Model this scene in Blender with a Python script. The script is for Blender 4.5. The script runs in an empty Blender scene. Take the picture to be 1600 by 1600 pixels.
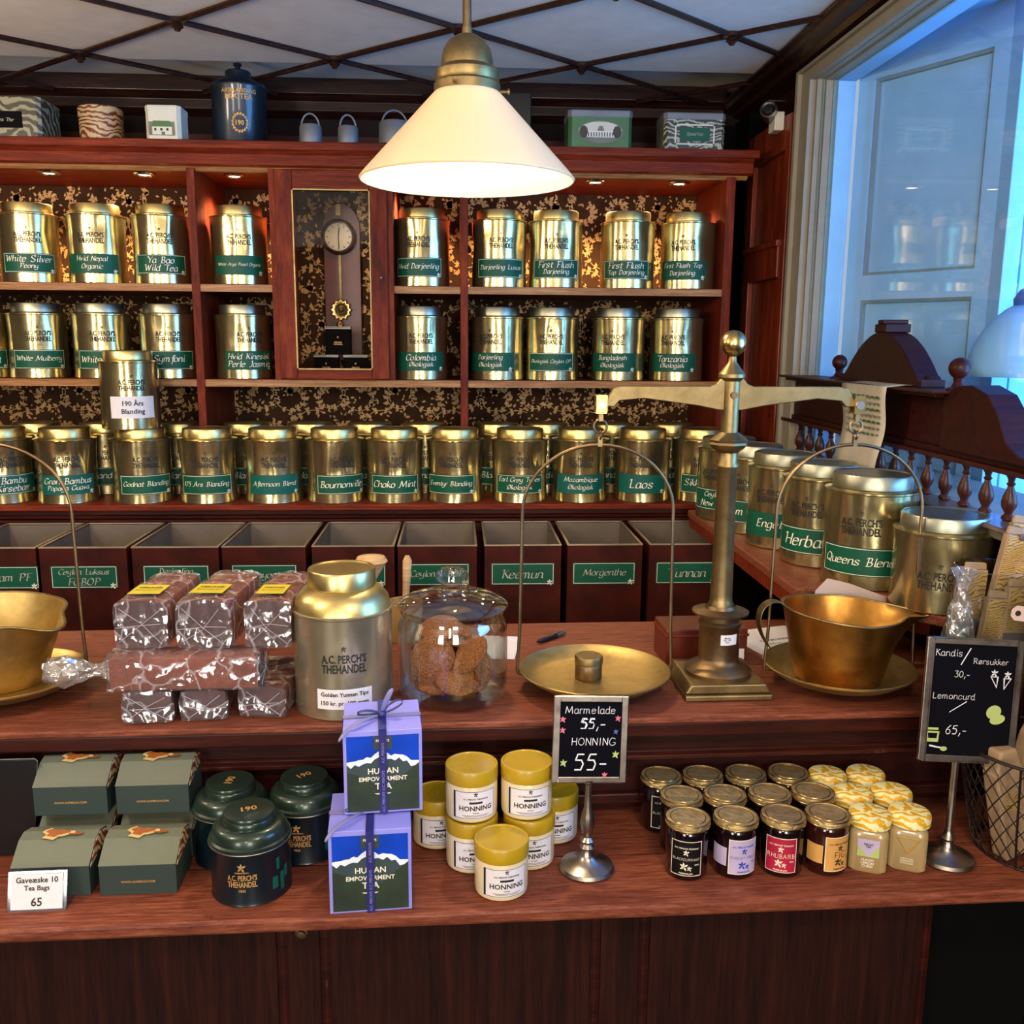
import bpy, bmesh, math, random
from mathutils import Vector, Matrix
PI = math.pi
sc = bpy.context.scene
COL = sc.collection
# ------------------------------------------------------------------ camera
F = 1467.0; YAW = math.radians(3.36); PIT = math.radians(10.35); ROLL = math.radians(0.4); CZ = 1.6
def _basis():
    f = Vector((math.sin(YAW)*math.cos(PIT), math.cos(YAW)*math.cos(PIT), -math.sin(PIT)))
    r = Vector((math.cos(YAW), -math.sin(YAW), 0)); u = r.cross(f)
    c, s = math.cos(ROLL), math.sin(ROLL)
    return r*c+u*s, u*c-r*s, f
CR, CU, CF = _basis()
cam = bpy.data.cameras.new('camera'); camo = bpy.data.objects.new('camera', cam); COL.objects.link(camo)
cam.sensor_width = 36; cam.lens = 36*F/1600; cam.clip_start = .05
camo.matrix_world = Matrix(((CR.x, CU.x, -CF.x, 0), (CR.y, CU.y, -CF.y, 0), (CR.z, CU.z, -CF.z, CZ), (0, 0, 0, 1)))
sc.camera = camo
def at(px, py, x=None, y=None, z=None):
    d = CF+CR*((px-800)/F)-CU*((py-800)/F)
    t = x/d.x if x is not None else y/d.y if y is not None else (z-CZ)/d.z
    return Vector((d.x*t, d.y*t, CZ+d.z*t))
def onplane(px, py, z, r=0):          # centre of a round thing whose near foot is seen at px, py on height z
    p = at(px, py, z=z); l = math.hypot(p.x, p.y)
    return Vector((p.x*(1+r/l), p.y*(1+r/l), z))
# ------------------------------------------------------------------ world, light, exposure
sc.view_settings.view_transform = 'Standard'; sc.view_settings.look = 'None'
sc.view_settings.exposure = 0.0; sc.view_settings.gamma = 1; sc.view_settings.use_curve_mapping = False
sc.cycles.use_denoising = True
sc.cycles.max_bounces = 8; sc.cycles.transparent_max_bounces = 24
sc.cycles.caustics_reflective = False; sc.cycles.caustics_refractive = False
sc.cycles.sample_clamp_indirect = 4
w = bpy.data.worlds.new('world'); sc.world = w; w.use_nodes = True
nt = w.node_tree; bg = nt.nodes['Background']
tc = nt.nodes.new('ShaderNodeTexCoord'); sx = nt.nodes.new('ShaderNodeSeparateXYZ'); cr = nt.nodes.new('ShaderNodeValToRGB')
nt.links.new(tc.outputs['Generated'], sx.inputs[0]); nt.links.new(sx.outputs[2], cr.inputs[0]); nt.links.new(cr.outputs[0], bg.inputs[0])
cr.color_ramp.elements[0].position = 0.0; cr.color_ramp.elements[0].color = (.42, .50, .60, 1)
cr.color_ramp.elements[1].position = .7; cr.color_ramp.elements[1].color = (.34, .46, .66, 1)
bg.inputs[1].default_value = 1.0
def light(name, kind, loc, power, col, size=.1, size_y=None, look=None, spot=None, blend=.6):
    l = bpy.data.lights.new(name, kind); o = bpy.data.objects.new(name, l); COL.objects.link(o); o.location = loc
    l.energy = power; l.color = col
    if kind == 'AREA':
        l.shape = 'RECTANGLE' if size_y else 'SQUARE'; l.size = size
        if size_y: l.size_y = size_y
    else: l.shadow_soft_size = size
    if spot: l.spot_size = math.radians(spot); l.spot_blend = blend
    if look is not None: o.rotation_euler = (Vector(look)-Vector(loc)).to_track_quat('-Z', 'Y').to_euler()
    return o
# daylight through the two shop windows behind the camera and through the bay on the right
light('daylight_front_window', 'AREA', (-2.0, -2.75, 1.6), 70, (1, .95, .88), .9, 1.6, (-1.0, 3, 1.5))
light('daylight_front_window_two', 'AREA', (.5, -2.75, 1.6), 70, (1, .95, .88), .9, 1.6, (.3, 3, 1.5))
light('daylight_bay', 'AREA', (2.5, 1.0, 1.5), 150, (.12, .42, 1), 1.6, 1.8, (1.3, 2.4, 1.8))
# ------------------------------------------------------------------ materials
MATS = {}
def newmat(name):
    m = bpy.data.materials.new(name); m.use_nodes = True; MATS[name] = m
    return m, m.node_tree, m.node_tree.nodes['Principled BSDF']
def hexc(h): 
    v = [int(h[i:i+2], 16)/255 for i in (0, 2, 4)]
    return tuple((c/12.92 if c <= .04045 else ((c+.055)/1.055)**2.4) for c in v)+(1,)
def noise(nt, scale, detail=4, vec=None, rough=.55):
    n = nt.nodes.new('ShaderNodeTexNoise'); n.inputs['Scale'].default_value = scale; n.inputs['Detail'].default_value = detail
    n.inputs['Roughness'].default_value = rough
    if vec: nt.links.new(vec, n.inputs['Vector'])
    return n
def mapped(nt, s, kind='Object'):
    t = nt.nodes.new('ShaderNodeTexCoord'); m = nt.nodes.new('ShaderNodeMapping'); m.inputs['Scale'].default_value = s
    nt.links.new(t.outputs[kind], m.inputs[0]); return m.outputs[0]
def ramp(nt, fac, stops):
    r = nt.nodes.new('ShaderNodeValToRGB'); e = r.color_ramp.elements
    e[0].position, e[0].color = stops[0]; e[1].position, e[1].color = stops[-1]
    for p, c in stops[1:-1]:
        k = e.new(p); k.color = c
    nt.links.new(fac, r.inputs[0]); return r.outputs[0]
def bump(nt, bs, h, strength, dist=.002):
    b = nt.nodes.new('ShaderNodeBump'); b.inputs['Strength'].default_value = strength; b.inputs['Distance'].default_value = dist
    nt.links.new(h, b.inputs['Height']); nt.links.new(b.outputs[0], bs.inputs['Normal'])
def plain(name, c, rough=.5, metal=0, bumpy=0, bs_=80, coat=0, var=.12, spec=.5, ns=14):
    m, nt, b = newmat(name); c = hexc(c) if isinstance(c, str) else c
    b.inputs['Roughness'].default_value = rough; b.inputs['Metallic'].default_value = metal
    b.inputs['Coat Weight'].default_value = coat; b.inputs['Specular IOR Level'].default_value = spec
    v = mapped(nt, (1, 1, 1)); n = noise(nt, ns, 4, v)
    lo = tuple(x*(1-var) for x in c[:3])+(1,); hi = tuple(min(1, x*(1+var)) for x in c[:3])+(1,)
    nt.links.new(ramp(nt, n.outputs['Fac'], [(.3, lo), (.7, hi)]), b.inputs['Base Color'])
    if bumpy:
        n2 = noise(nt, bs_, 3, v); bump(nt, b, n2.outputs['Fac'], bumpy)
    return m
def wood(name, c1, c2, c3, s=(3, 40, 40), rough=.35, coat=.25, wear=None, bmp=.15):
    m, nt, b = newmat(name); b.inputs['Specular IOR Level'].default_value = .15; v = mapped(nt, s)
    n = noise(nt, 1.6, 7, v, .65); n2 = noise(nt, 6, 5, v, .7)
    add = nt.nodes.new('ShaderNodeMath'); add.operation = 'MULTIPLY_ADD'; add.inputs[1].default_value = .35
    nt.links.new(n2.outputs['Fac'], add.inputs[0])
    sub = nt.nodes.new('ShaderNodeMath'); sub.operation = 'MULTIPLY'; sub.inputs[1].default_value = .65
    nt.links.new(n.outputs['Fac'], sub.inputs[0]); nt.links.new(sub.outputs[0], add.inputs[2])
    col = ramp(nt, add.outputs[0], [(.36, hexc(c1)), (.5, hexc(c2)), (.66, hexc(c3))])
    if wear:
        w_ = noise(nt, 9, 8, mapped(nt, (1, 1, 1)), .75)
        f = ramp(nt, w_.outputs['Fac'], [(.62, (0, 0, 0, 1)), (.70, (1, 1, 1, 1))])
        mx = nt.nodes.new('ShaderNodeMix'); mx.data_type = 'RGBA'
        nt.links.new(f, mx.inputs[0]); nt.links.new(col, mx.inputs[6]); mx.inputs[7].default_value = hexc(wear)
        col = mx.outputs[2]
    nt.links.new(col, b.inputs['Base Color']); b.inputs['Roughness'].default_value = rough
    b.inputs['Coat Weight'].default_value = coat; b.inputs['Coat Roughness'].default_value = .25
    bump(nt, b, add.outputs[0], bmp, .0015)
    return m
def metal(name, c1, c2, rough=.25, sc_=7, bmp=.12, bsc=9, r2=.15, mt=1):
    m, nt, b = newmat(name); v = mapped(nt, (1, 1, 1))
    n = noise(nt, sc_, 6, v, .7)
    nt.links.new(ramp(nt, n.outputs['Fac'], [(.35, hexc(c1)), (.65, hexc(c2))]), b.inputs['Base Color'])
    b.inputs['Metallic'].default_value = mt
    mr = nt.nodes.new('ShaderNodeMapRange'); mr.inputs[3].default_value = rough-.06; mr.inputs[4].default_value = rough+r2
    n3 = noise(nt, sc_*5, 4, v); nt.links.new(n3.outputs['Fac'], mr.inputs[0]); nt.links.new(mr.outputs[0], b.inputs['Roughness'])
    n2 = noise(nt, bsc, 3, v); bump(nt, b, n2.outputs['Fac'], bmp, .01)
    return m
def clear(name, tint=(1, 1, 1, 1), gloss=.07, rough=.03, crinkle=0, edge=.45, milky=0, csc=38):
    m, nt, b = newmat(name); nt.nodes.remove(b); out = nt.nodes['Material Output']
    tr = nt.nodes.new('ShaderNodeBsdfTransparent'); tr.inputs[0].default_value = tint
    gl = nt.nodes.new('ShaderNodeBsdfGlossy'); gl.inputs['Roughness'].default_value = rough; gl.inputs[0].default_value = (1, 1, 1, 1)
    lw = nt.nodes.new('ShaderNodeLayerWeight'); lw.inputs[0].default_value = .5
    mr = nt.nodes.new('ShaderNodeMapRange'); mr.inputs[1].default_value = .0; mr.inputs[2].default_value = 1
    mr.inputs[3].default_value = gloss; mr.inputs[4].default_value = edge
    pw = nt.nodes.new('ShaderNodeMath'); pw.operation = 'POWER'; pw.inputs[1].default_value = 2.2
    nt.links.new(lw.outputs['Facing'], pw.inputs[0]); nt.links.new(pw.outputs[0], mr.inputs[0])
    mx = nt.nodes.new('ShaderNodeMixShader'); nt.links.new(mr.outputs[0], mx.inputs[0])
    nt.links.new(tr.outputs[0], mx.inputs[1]); nt.links.new(gl.outputs[0], mx.inputs[2])
    last = mx.outputs[0]
    if crinkle:
        vo = nt.nodes.new('ShaderNodeTexVoronoi'); vo.feature = 'DISTANCE_TO_EDGE'; vo.inputs['Scale'].default_value = csc
        v = mapped(nt, (1, 1, 1)); ns = noise(nt, 12, 3, v); mxv = nt.nodes.new('ShaderNodeVectorMath'); mxv.operation = 'ADD'
        sv = nt.nodes.new('ShaderNodeVectorMath'); sv.operation = 'SCALE'; sv.inputs['Scale'].default_value = .06
        nt.links.new(ns.outputs['Color'], sv.inputs[0]); nt.links.new(v, mxv.inputs[0]); nt.links.new(sv.outputs[0], mxv.inputs[1])
        nt.links.new(mxv.outputs[0], vo.inputs['Vector'])
        bp = nt.nodes.new('ShaderNodeBump'); bp.inputs['Strength'].default_value = crinkle; bp.inputs['Distance'].default_value = .02
        nt.links.new(vo.outputs[0], bp.inputs['Height']); nt.links.new(bp.outputs[0], gl.inputs['Normal']); nt.links.new(bp.outputs[0], lw.inputs['Normal'])
        df = nt.nodes.new('ShaderNodeBsdfDiffuse'); df.inputs[0].default_value = (.8, .78, .8, 1)
        f = ramp(nt, vo.outputs[0], [(.0, (.30, .30, .30, 1)), (.035, (milky, milky, milky, 1))])
        m2 = nt.nodes.new('ShaderNodeMixShader'); nt.links.new(f, m2.inputs[0]); nt.links.new(last, m2.inputs[1]); nt.links.new(df.outputs[0], m2.inputs[2])
        last = m2.outputs[0]
    nt.links.new(last, out.inputs['Surface'])
    return m
def emis(name, c, s):
    m, nt, b = newmat(name); b.inputs['Base Color'].default_value = c; b.inputs['Emission Color'].default_value = c
    b.inputs['Emission Strength'].default_value = s; return m
wood('shelf_wood', '40100A', '66200C', '863718', (14, 60, 3), .55, .0)
wood('shelf_wood_across', '40100A', '66200C', '863718', (3, 50, 50), .55, .0)
wood('shelf_edge', '6A4426', '94653C', 'B58A5A', (3, 50, 50), .5, .1)
wood('dark_wood', '180504', '280A06', '38110A', (3, 40, 40), .5, .04, None)
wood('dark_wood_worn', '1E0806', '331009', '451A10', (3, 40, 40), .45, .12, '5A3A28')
wood('panel_wood', '120402', '240B05', '34140A', (40, 40, 2.2), .7, .0, None, .3)
wood('worktop_wood', '4E2417', '743C29', '94573F', (9, 120, 60), .52, .04, '5A2C1E', .2)
wood('pilaster_wood', '4E170A', '722812', '8A3A1E', (14, 14, 3), .38, .2, None)
wood('beam_wood', '140908', '23100C', '3A1E12', (3, 40, 40), .4, .3)
wood('pale_wood', '9A7A52', 'C09C6C', 'D8BC8E', (6, 6, 40), .6, 0)
plain('dark_wall', '180C0A', .8, spec=.2, bumpy=.1)
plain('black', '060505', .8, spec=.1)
plain('ceiling_paint', 'D4CCC0', .8, var=.06, bumpy=.05, bs_=20)
plain('cream_paint', '8E8470', .5, var=.08)
plain('bay_paint', '86BEEA', .55, var=.05)
plain('bay_groove', '6F8A90', .6)
plain('floor_mat', '3A2418', .5)
metal('tin_gold', 'A89868', 'CDBE8C', .18, 6, .10, 12, .10, .93)
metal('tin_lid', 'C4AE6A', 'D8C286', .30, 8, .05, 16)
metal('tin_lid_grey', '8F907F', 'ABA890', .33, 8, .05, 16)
metal('brass_polished', 'A88A50', 'C4A468', .24, 6, .05, 14, .1)
metal('tin_steel', 'B8AE90', 'D2C6A4', .22, 6, .06, 10, .1, .85)
metal('brass', '74623E', '9A845A', .4, 10, .08, 20)
metal('brass_dark', '64503A', '8A7250', .4, 10, .08, 20)
metal('brass_bowl', 'A06E30', 'C89448', .3, 9, .10, 18)
metal('brass_pan', 'A48A50', 'BFA468', .42, 12, .05, 30)
metal('silver', '8C8076', 'B4A89C', .26, 10, .05, 30)
metal('steel', '8A8884', 'AAA8A4', .35, 10, .05, 30)
metal('chrome', 'D0D0D0', 'F0F0F0', .12, 10, .0, 30)
metal('jam_lid', 'B09868', 'CDB88A', .5, 60, .3, 90)
plain('label_green', '064A34', .5, spec=.3, var=.06)
plain('label_teal', '0B544C', .5, spec=.3, var=.06)
plain('label_cream', 'E8E0C8', .5, var=.03)
plain('paper', 'DCD6D6', .75, var=.04)
plain('paper_pink', 'CBB2A4', .8, var=.04)
plain('ink', '15120E', .6)
plain('ink_soft', '2E2416', .55)
plain('gold_ink', 'C99A58', .45, metal=.3)
plain('bin_paint', '380E06', .6, var=.45, bumpy=.1, spec=.15)
plain('bin_inner', '6A5E52', .6, metal=.3, bumpy=.1)
plain('bin_rim', 'A08D74', .4, metal=.6)
plain('honey_lid', 'B08E14', .38, var=.08, coat=.2)
plain('honey_wax', 'DCC89A', .32, coat=.4, var=.05)
plain('jam_dark', '14060A', .12, coat=.6, var=.3)
plain('jam_amber', '2C0E0A', .12, coat=.6, var=.3)
plain('curd', 'A38B5E', .22, coat=.5, var=.06)
plain('label_black', '0A0608', .6, spec=.2); plain('label_lilac', 'B8A8C8', .5); plain('label_red', 'A81436', .5); plain('label_orange', 'D09A50', .5)
plain('tea_green_dark', '03141C', .3, coat=.3, var=.2); plain('tea_green_lid', '26362C', .3, metal=.45, coat=.3, var=.15)
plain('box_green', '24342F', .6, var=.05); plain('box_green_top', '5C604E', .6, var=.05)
plain('box_tan', 'C0A468', .6, bumpy=.2); plain('splash_brown', '94501C', .5)
plain('gift_lilac', '8E8CDC', .5, var=.05); plain('gift_sky', '0A3EB4', .55, var=.25, spec=.2); plain('gift_hill', '20301E', .6, var=.6); plain('gift_hill_far', '2E3E40', .6, var=.3)
plain('snow', 'E0E8F4', .6, var=.15); plain('ribbon', '24246A', .4, var=.1); plain('ribbon_pale', '7A7AA8', .4, var=.1)
plain('crust', '7C3C22', .75, var=.3, bumpy=.6, bs_=200); plain('crumb', '4E3634', .8, var=.3, bumpy=.5, bs_=150)
wood('spindle_wood', '24100B', '3C1A12', '562618', (20, 20, 8), .35, .2)
plain('old_paper', 'A89E8C', .8); plain('sill_board', '5A443C', .35, coat=.3)
plain('crease', 'B8AEB4', .4); plain('yellow_label', 'C8B42C', .5)
plain('cookie', '9A623C', .9, var=.55, spec=.1, ns=320, bumpy=1, bs_=300)
plain('board_black', '05050C', .85, spec=.1); plain('chalk', 'E0DEE0', .8); plain('chalk_pink', 'D26C84', .8); plain('chalk_green', 'A8B86C', .8); plain('chalk_blue', '5A5CA8', .8)
plain('pewter', '6A6C70', .5, metal=.3, bumpy=.2)
plain('navy_tin', '1A2430', .35, metal=.3, coat=.3)
plain('white_tin', 'C8C4B4', .4); plain('cable', 'A8A29C', .5); plain('plastic_black', '0E0E10', .3)
plain('wicker', 'A88446', .8, bumpy=.6); plain('kraft', '9C8060', .8, var=.1, bumpy=.2); plain('bag_red', 'C01C34', .5); plain('bag_band', '5C5454', .6)
plain('wire', '2A1E18', .5, metal=.5)
plain('green_tea_pack', '2C4438', .5, var=.4)
plain('floral_gold', 'BE9050', .5, var=.3)
plain('wallpaper_ground', '3C2616', .8, var=.3, spec=.1)
plain('clock_wood', '5A2010', .35, coat=.3, var=.2)
plain('dial', 'BEB4A0', .4)
plain('photo_grey', '6E6A58', .6, var=.4)
plain('tin_green', '38603A', .4, coat=.2, metal=.2)
clear('glass', (1, 1, 1, 1), .015, .02, 0, .22)
clear('jar_glass', (.93, .95, .94, 1), .07, .03, 0, .9)
clear('film', (.95, .92, .94, 1), .10, .14, .8, .55, .03, 15)
clear('acrylic', (.85, .86, .9, 1), .10, .06, 0, .6)
clear('bag_film', (.9, .92, .92, 1), .22, .12, .9, .8, .08, 30)
emis('spot_lit', (1, .80, .50, 1), 12); emis('bulb_lit', (1, .84, .55, 1), 25)
def floral(name, ground, ink, ink2, scale=14):
    m, nt, b = newmat(name); v = mapped(nt, (1, 1, 1)); ns = noise(nt, 9, 3, v)
    sv = nt.nodes.new('ShaderNodeVectorMath'); sv.operation = 'SCALE'; sv.inputs['Scale'].default_value = .08
    ad = nt.nodes.new('ShaderNodeVectorMath'); ad.operation = 'ADD'
    nt.links.new(ns.outputs['Color'], sv.inputs[0]); nt.links.new(v, ad.inputs[0]); nt.links.new(sv.outputs[0], ad.inputs[1])
    wv = nt.nodes.new('ShaderNodeTexWave'); wv.wave_type = 'RINGS'; wv.inputs['Scale'].default_value = scale; wv.inputs['Distortion'].default_value = 9
    wv.inputs['Detail'].default_value = 3; nt.links.new(ad.outputs[0], wv.inputs[0])
    nt.links.new(ramp(nt, wv.outputs['Fac'], [(.45, hexc(ground)), (.62, hexc(ink2)), (.8, hexc(ink))]), b.inputs['Base Color'])
    b.inputs['Roughness'].default_value = .4; return m
floral('floral_tin', '3A382E', '8A8468', '5A5A44'); floral('floral_red', 'B8A07A', '6A2C1C', '9C7A50', 20); floral('floral_dark', '2A2A24', '9A9A84', '4A4A3A', 24)
floral('lemon_cloth', 'E4DCA0', 'D49A1C', 'C8B040', 34); floral('kraft_print', 'B8965C', '7A5C30', 'C8A468', 60)
def opal():
    m, nt, b = newmat('opal_glass')
    b.inputs['Base Color'].default_value = (1, .88, .66, 1); b.inputs['Roughness'].default_value = .25
    out = nt.nodes['Material Output']; tr = nt.nodes.new('ShaderNodeBsdfTranslucent'); tr.inputs[0].default_value = (1, .86, .58, 1)
    mx = nt.nodes.new('ShaderNodeMixShader'); mx.inputs[0].default_value = .5
    nt.links.new(b.outputs[0], mx.inputs[1]); nt.links.new(tr.outputs[0], mx.inputs[2]); nt.links.new(mx.outputs[0], out.inputs[0])
opal()
# ------------------------------------------------------------------ mesh builder
class MB:
    def __init__(s): s.v = []; s.f = []; s.m = []; s.mats = []; s.sm = []
    def mi(s, mat):
        if mat not in s.mats: s.mats.append(mat)
        return s.mats.index(mat)
    def add(s, vs, fs, mat, smooth=False, M=None):
        o = len(s.v); k = s.mi(mat)
        s.v += [tuple(M @ Vector(p)) for p in vs] if M is not None else [tuple(p) for p in vs]
        for f in fs: s.f.append([i+o for i in f]); s.m.append(k); s.sm.append(smooth)
        return s
    def box(s, a, b, mat, M=None):
        x0, y0, z0 = a; x1, y1, z1 = b
        vs = [(x0, y0, z0), (x1, y0, z0), (x1, y1, z0), (x0, y1, z0), (x0, y0, z1), (x1, y0, z1), (x1, y1, z1), (x0, y1, z1)]
        return s.add(vs, [(0, 3, 2, 1), (4, 5, 6, 7), (0, 1, 5, 4), (1, 2, 6, 5), (2, 3, 7, 6), (3, 0, 4, 7)], mat, False, M)
    def lathe(s, prof, mat, c=(0, 0, 0), n=32, M=None, fn=None, smooth=True):
        vs = []; fs = []
        for (r, z) in prof:
            for k in range(n):
                a = 2*PI*k/n; rr = fn(r, z, a) if fn else r
                vs.append((c[0]+rr*math.cos(a), c[1]+rr*math.sin(a), c[2]+z))
        for i in range(len(prof)-1):
            for k in range(n):
                k2 = (k+1) % n; fs.append((i*n+k, i*n+k2, (i+1)*n+k2, (i+1)*n+k))
        if prof[0][0] < 1e-6: pass
        return s.add(vs, fs, mat, smooth, M)
    def cyl(s, c, r, h, mat, n=20, M=None, b=.0):
        p = [(0, 0), (r-b, 0), (r, b), (r, h-b), (r-b, h), (0, h)] if b else [(0, 0), (r, 0), (r, 0), (r, h), (r, h), (0, h)]
        return s.lathe(p, mat, c, n, M)
    def ball(s, c, r, mat, n=16, M=None, sz=1):
        return s.lathe([(max(1e-5, r*math.sin(PI*i/10)), -r*sz*math.cos(PI*i/10)) for i in range(11)], mat, c, n, M)
    def tube(s, pts, r, mat, n=8, closed=False, smooth=True, M=None):
        P = [Vector(p) for p in pts]; vs = []; fs = []; N = len(P)
        up = None
        for i, p in enumerate(P):
            if closed: t = P[(i+1) % N]-P[i-1]
            else: t = P[min(i+1, N-1)]-P[max(i-1, 0)]
            t.normalize()
            if up is None: up = Vector((0, 0, 1)) if abs(t.z) < .9 else Vector((0, 1, 0))
            a = t.cross(up); 
            if a.length < 1e-4: a = t.cross(Vector((1, .3, 0)))
            a.normalize(); b2 = a.cross(t); up = b2
            rr = r[i] if isinstance(r, (list, tuple)) else r
            for k in range(n):
                an = 2*PI*k/n; vs.append(p+a*rr*math.cos(an)+b2*rr*math.sin(an))
        for i in range(N if closed else N-1):
            j = (i+1) % N
            for k in range(n): k2 = (k+1) % n; fs.append((i*n+k, i*n+k2, j*n+k2, j*n+k))
        if not closed: fs.append(tuple(range(n-1, -1, -1))); fs.append(tuple((N-1)*n+k for k in range(n)))
        return s.add(vs, fs, mat, smooth, M)
    def prism(s, poly, d0, d1, mat, axis='y', M=None, smooth=False):   # poly in the plane across the axis
        def P(u, v, d): return (u, d, v) if axis == 'y' else (d, u, v) if axis == 'x' else (u, v, d)
        n = len(poly); vs = [P(u, v, d0) for u, v in poly]+[P(u, v, d1) for u, v in poly]
        fs = [tuple(range(n)), tuple(range(2*n-1, n-1, -1))]+[(i, (i+1) % n, n+(i+1) % n, n+i) for i in range(n)]
        return s.add(vs, fs, mat, smooth, M)
    def flat(s, poly, mat, y=0, M=None):
        return s.add([(u, y, v) for u, v in poly], [tuple(range(len(poly)))], mat, False, M)
    def text(s, vf, mat, M=None, bend=None, off=0):
        vs, fs = vf
        if bend:
            r, z0, a0 = bend; out = []
            for x, y in vs:
                a = x/r+a0; out.append((r*math.sin(a), -r*math.cos(a), z0+y))
            vs = out
        else: vs = [(x, -off, y) for x, y in vs]
        return s.add(vs, fs, mat, False, M)
    def build(s, name, parent=None, bevel=0, solid=0, sub=0, kind=None, loc=None):
        me = bpy.data.meshes.new(name); me.from_pydata(s.v, [], s.f)
        for m in s.mats: me.materials.append(MATS[m])
        me.polygons.foreach_set('material_index', s.m); me.polygons.foreach_set('use_smooth', s.sm)
        bm = bmesh.new(); bm.from_mesh(me); bmesh.ops.remove_doubles(bm, verts=bm.verts, dist=1e-6)
        if len(bm.faces) < 40000 and not getattr(s, 'noflip', False): bmesh.ops.recalc_face_normals(bm, faces=bm.faces)
        bm.to_mesh(me); bm.free()
        if any(s.sm): me.set_sharp_from_angle(angle=math.radians(38))
        me.update()
        o = bpy.data.objects.new(name, me); COL.objects.link(o)
        if parent: o.parent = parent
        if loc is not None: o.location = loc
        if solid: md = o.modifiers.new('s', 'SOLIDIFY'); md.thickness = solid; md.offset = 0
        if bevel: md = o.modifiers.new('b', 'BEVEL'); md.width = bevel; md.segments = 2; md.limit_method = 'ANGLE'; md.angle_limit = math.radians(50)
        if sub: md = o.modifiers.new('ss', 'SUBSURF'); md.levels = sub; md.render_levels = sub
        if kind: o['kind'] = kind
        return o
def tag(o, label=None, cat=None, group=None, kind=None):
    if label: o['label'] = label
    if cat: o['category'] = cat
    if group: o['group'] = group
    if kind: o['kind'] = kind
    return o
def thing(name, label, cat, loc=(0, 0, 0), rz=0, group=None):
    o = bpy.data.objects.new(name, None); COL.objects.link(o); o.location = loc; o.rotation_euler = (0, 0, rz); o.empty_display_size = .02
    return tag(o, label, cat, group)
def copy_tree(o, parent=None):
    c = o.copy(); COL.objects.link(c); c.parent = parent
    for ch in list(o.children): copy_tree(ch, c)
    return c
def yawto(p): return -math.atan2(p[0], p[1])     # turn so that local -Y looks back at the shop floor in front
# ------------------------------------------------------------------ lettering
G = {'a': '5:4h3i1i0g0e1d3d4f 4i4e5d', 'b': '5:0l0d 0g1i3i4g4e3d1d0e', 'c': '5:4h3i1i0g0e1d3d4e', 'd': '5:4h3i1i0g0e1d3d4f 4l4e5d', 'e': '5:0g4g4h3i1i0h0e1d3d4e',
'f': '3:4k3l2k2b1a 0i4i', 'g': '5:4h3i1i0g0e1d3d4f 4i4b3a1a0b', 'h': '5:0l0d 0g2i3i4h4e5d', 'i': '2:1i1e2d 1k1l', 'j': '2:1i1b0a 1k1l', 'k': '4:0l0d 3i0f 1g4d', 'l': '2:1l1e2d',
'm': '8:0i0d 0g1i2i3h3d 3g4i5i6h6e7d', 'n': '5:0i0d 0g1i3i4h4e5d', 'o': '5:2i0h0e2d4e4h2i', 'p': '5:0i0a 0g1i3i4g4e3d1d0e', 'q': '5:4h3i1i0g0e1d3d4f 4i4a', 'r': '3:0i0d 0g1i3i', 's': '5:4h3i1i0h1g3f4e3d1d0e',
't': '3:1k1e2d3d 0i3i', 'u': '5:0i0e1d3d4f 4i4e5d', 'v': '5:0i2d4i', 'w': '7:0i1d3h5d6i', 'x': '5:0i4d 4i0d', 'y': '5:0i0f1e3e4f 4i4b3a1a0b', 'z': '5:0i4i0d4d',
'A': '7:0d3l6d 1g5g', 'B': '6:1l1d 0l3l4k4i3h1h 3h5g5e4d0d', 'C': '6:6k4l2l0i0f2d4d6e', 'D': '7:1l1d 0l3l5j6h5e3d0d', 'E': '6:5l1l1d5d 1h4h', 'F': '5:1l1d 0l5l 1h4h', 'G': '7:6k4l2l0i0f2d4d6e6g4g',
'H': '7:1l1d 6l6d 1h6h', 'I': '3:1l1d', 'J': '4:3l3e2d0d', 'K': '6:1l1d 5l1h 2i6d', 'L': '6:1l1d5d', 'M': '9:0d1l4e7l8d', 'N': '6:0d0l5d5l', 'O': '7:3l1k0i0f1e3d5e6g6i5k3l', 'P': '6:1l1d 0l3l5k5i3h1h',
'R': '7:1l1d 0l3l5k5i3h1h 3h6d', 'S': '6:5k4l1l0j1i4g5f4d1d0e', 'T': '6:0l6l 3l3d', 'U': '6:0l0f1d4d5f5l', 'V': '6:0l3d6l', 'W': '9:0l2d4k6d8l', 'X': '6:0d5l 0l5d', 'Y': '6:0l3h6l 3h3d', 'Z': '6:0l5l0d5d', 'Q': '7:3l1k0i0f1e3d5e6g6i5k3l 4f6c',
'0': '5:2l0j0f2d4f4j2l', '1': '3:0j2l2d', '2': '5:0k1l3l4j0d4d', '3': '5:0l4l2i4h4e2d0e', '4': '5:3d3l0f5f', '5': '5:4l1l0i3i4g3d0d', '6': '5:4l1i0f1d3d4f3h1h', '7': '5:0l4l1d', '8': '5:2i0k2l4k2i0f2d4f2i', '9': '5:4i2h0i0k2l4k4i3d',
',': '2:1e0b', '-': '4:0g3g', '.': '2:0d0e', '/': '5:0b5m', ' ': '4:', 'Å': '7:0d3l6d 1g5g 3m4m', 'ø': '5:2i0h0e2d4e4h2i 0d4i', 'Ø': '7:3l1k0i0f1e3d5e6g6i5k3l 0d6l', 'å': '5:4h3i1i0g0e1d3d4f 4i4e5d 2k3l', 'æ': '8:4h3i1i0g0e1d3d4f 4i4e6d7e 4g7g7h6i5i4h', "'": '2:1l1j'}
SHARP = set('25AEFHIKLMNTVWXYZvwxzk147,-./')
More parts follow.
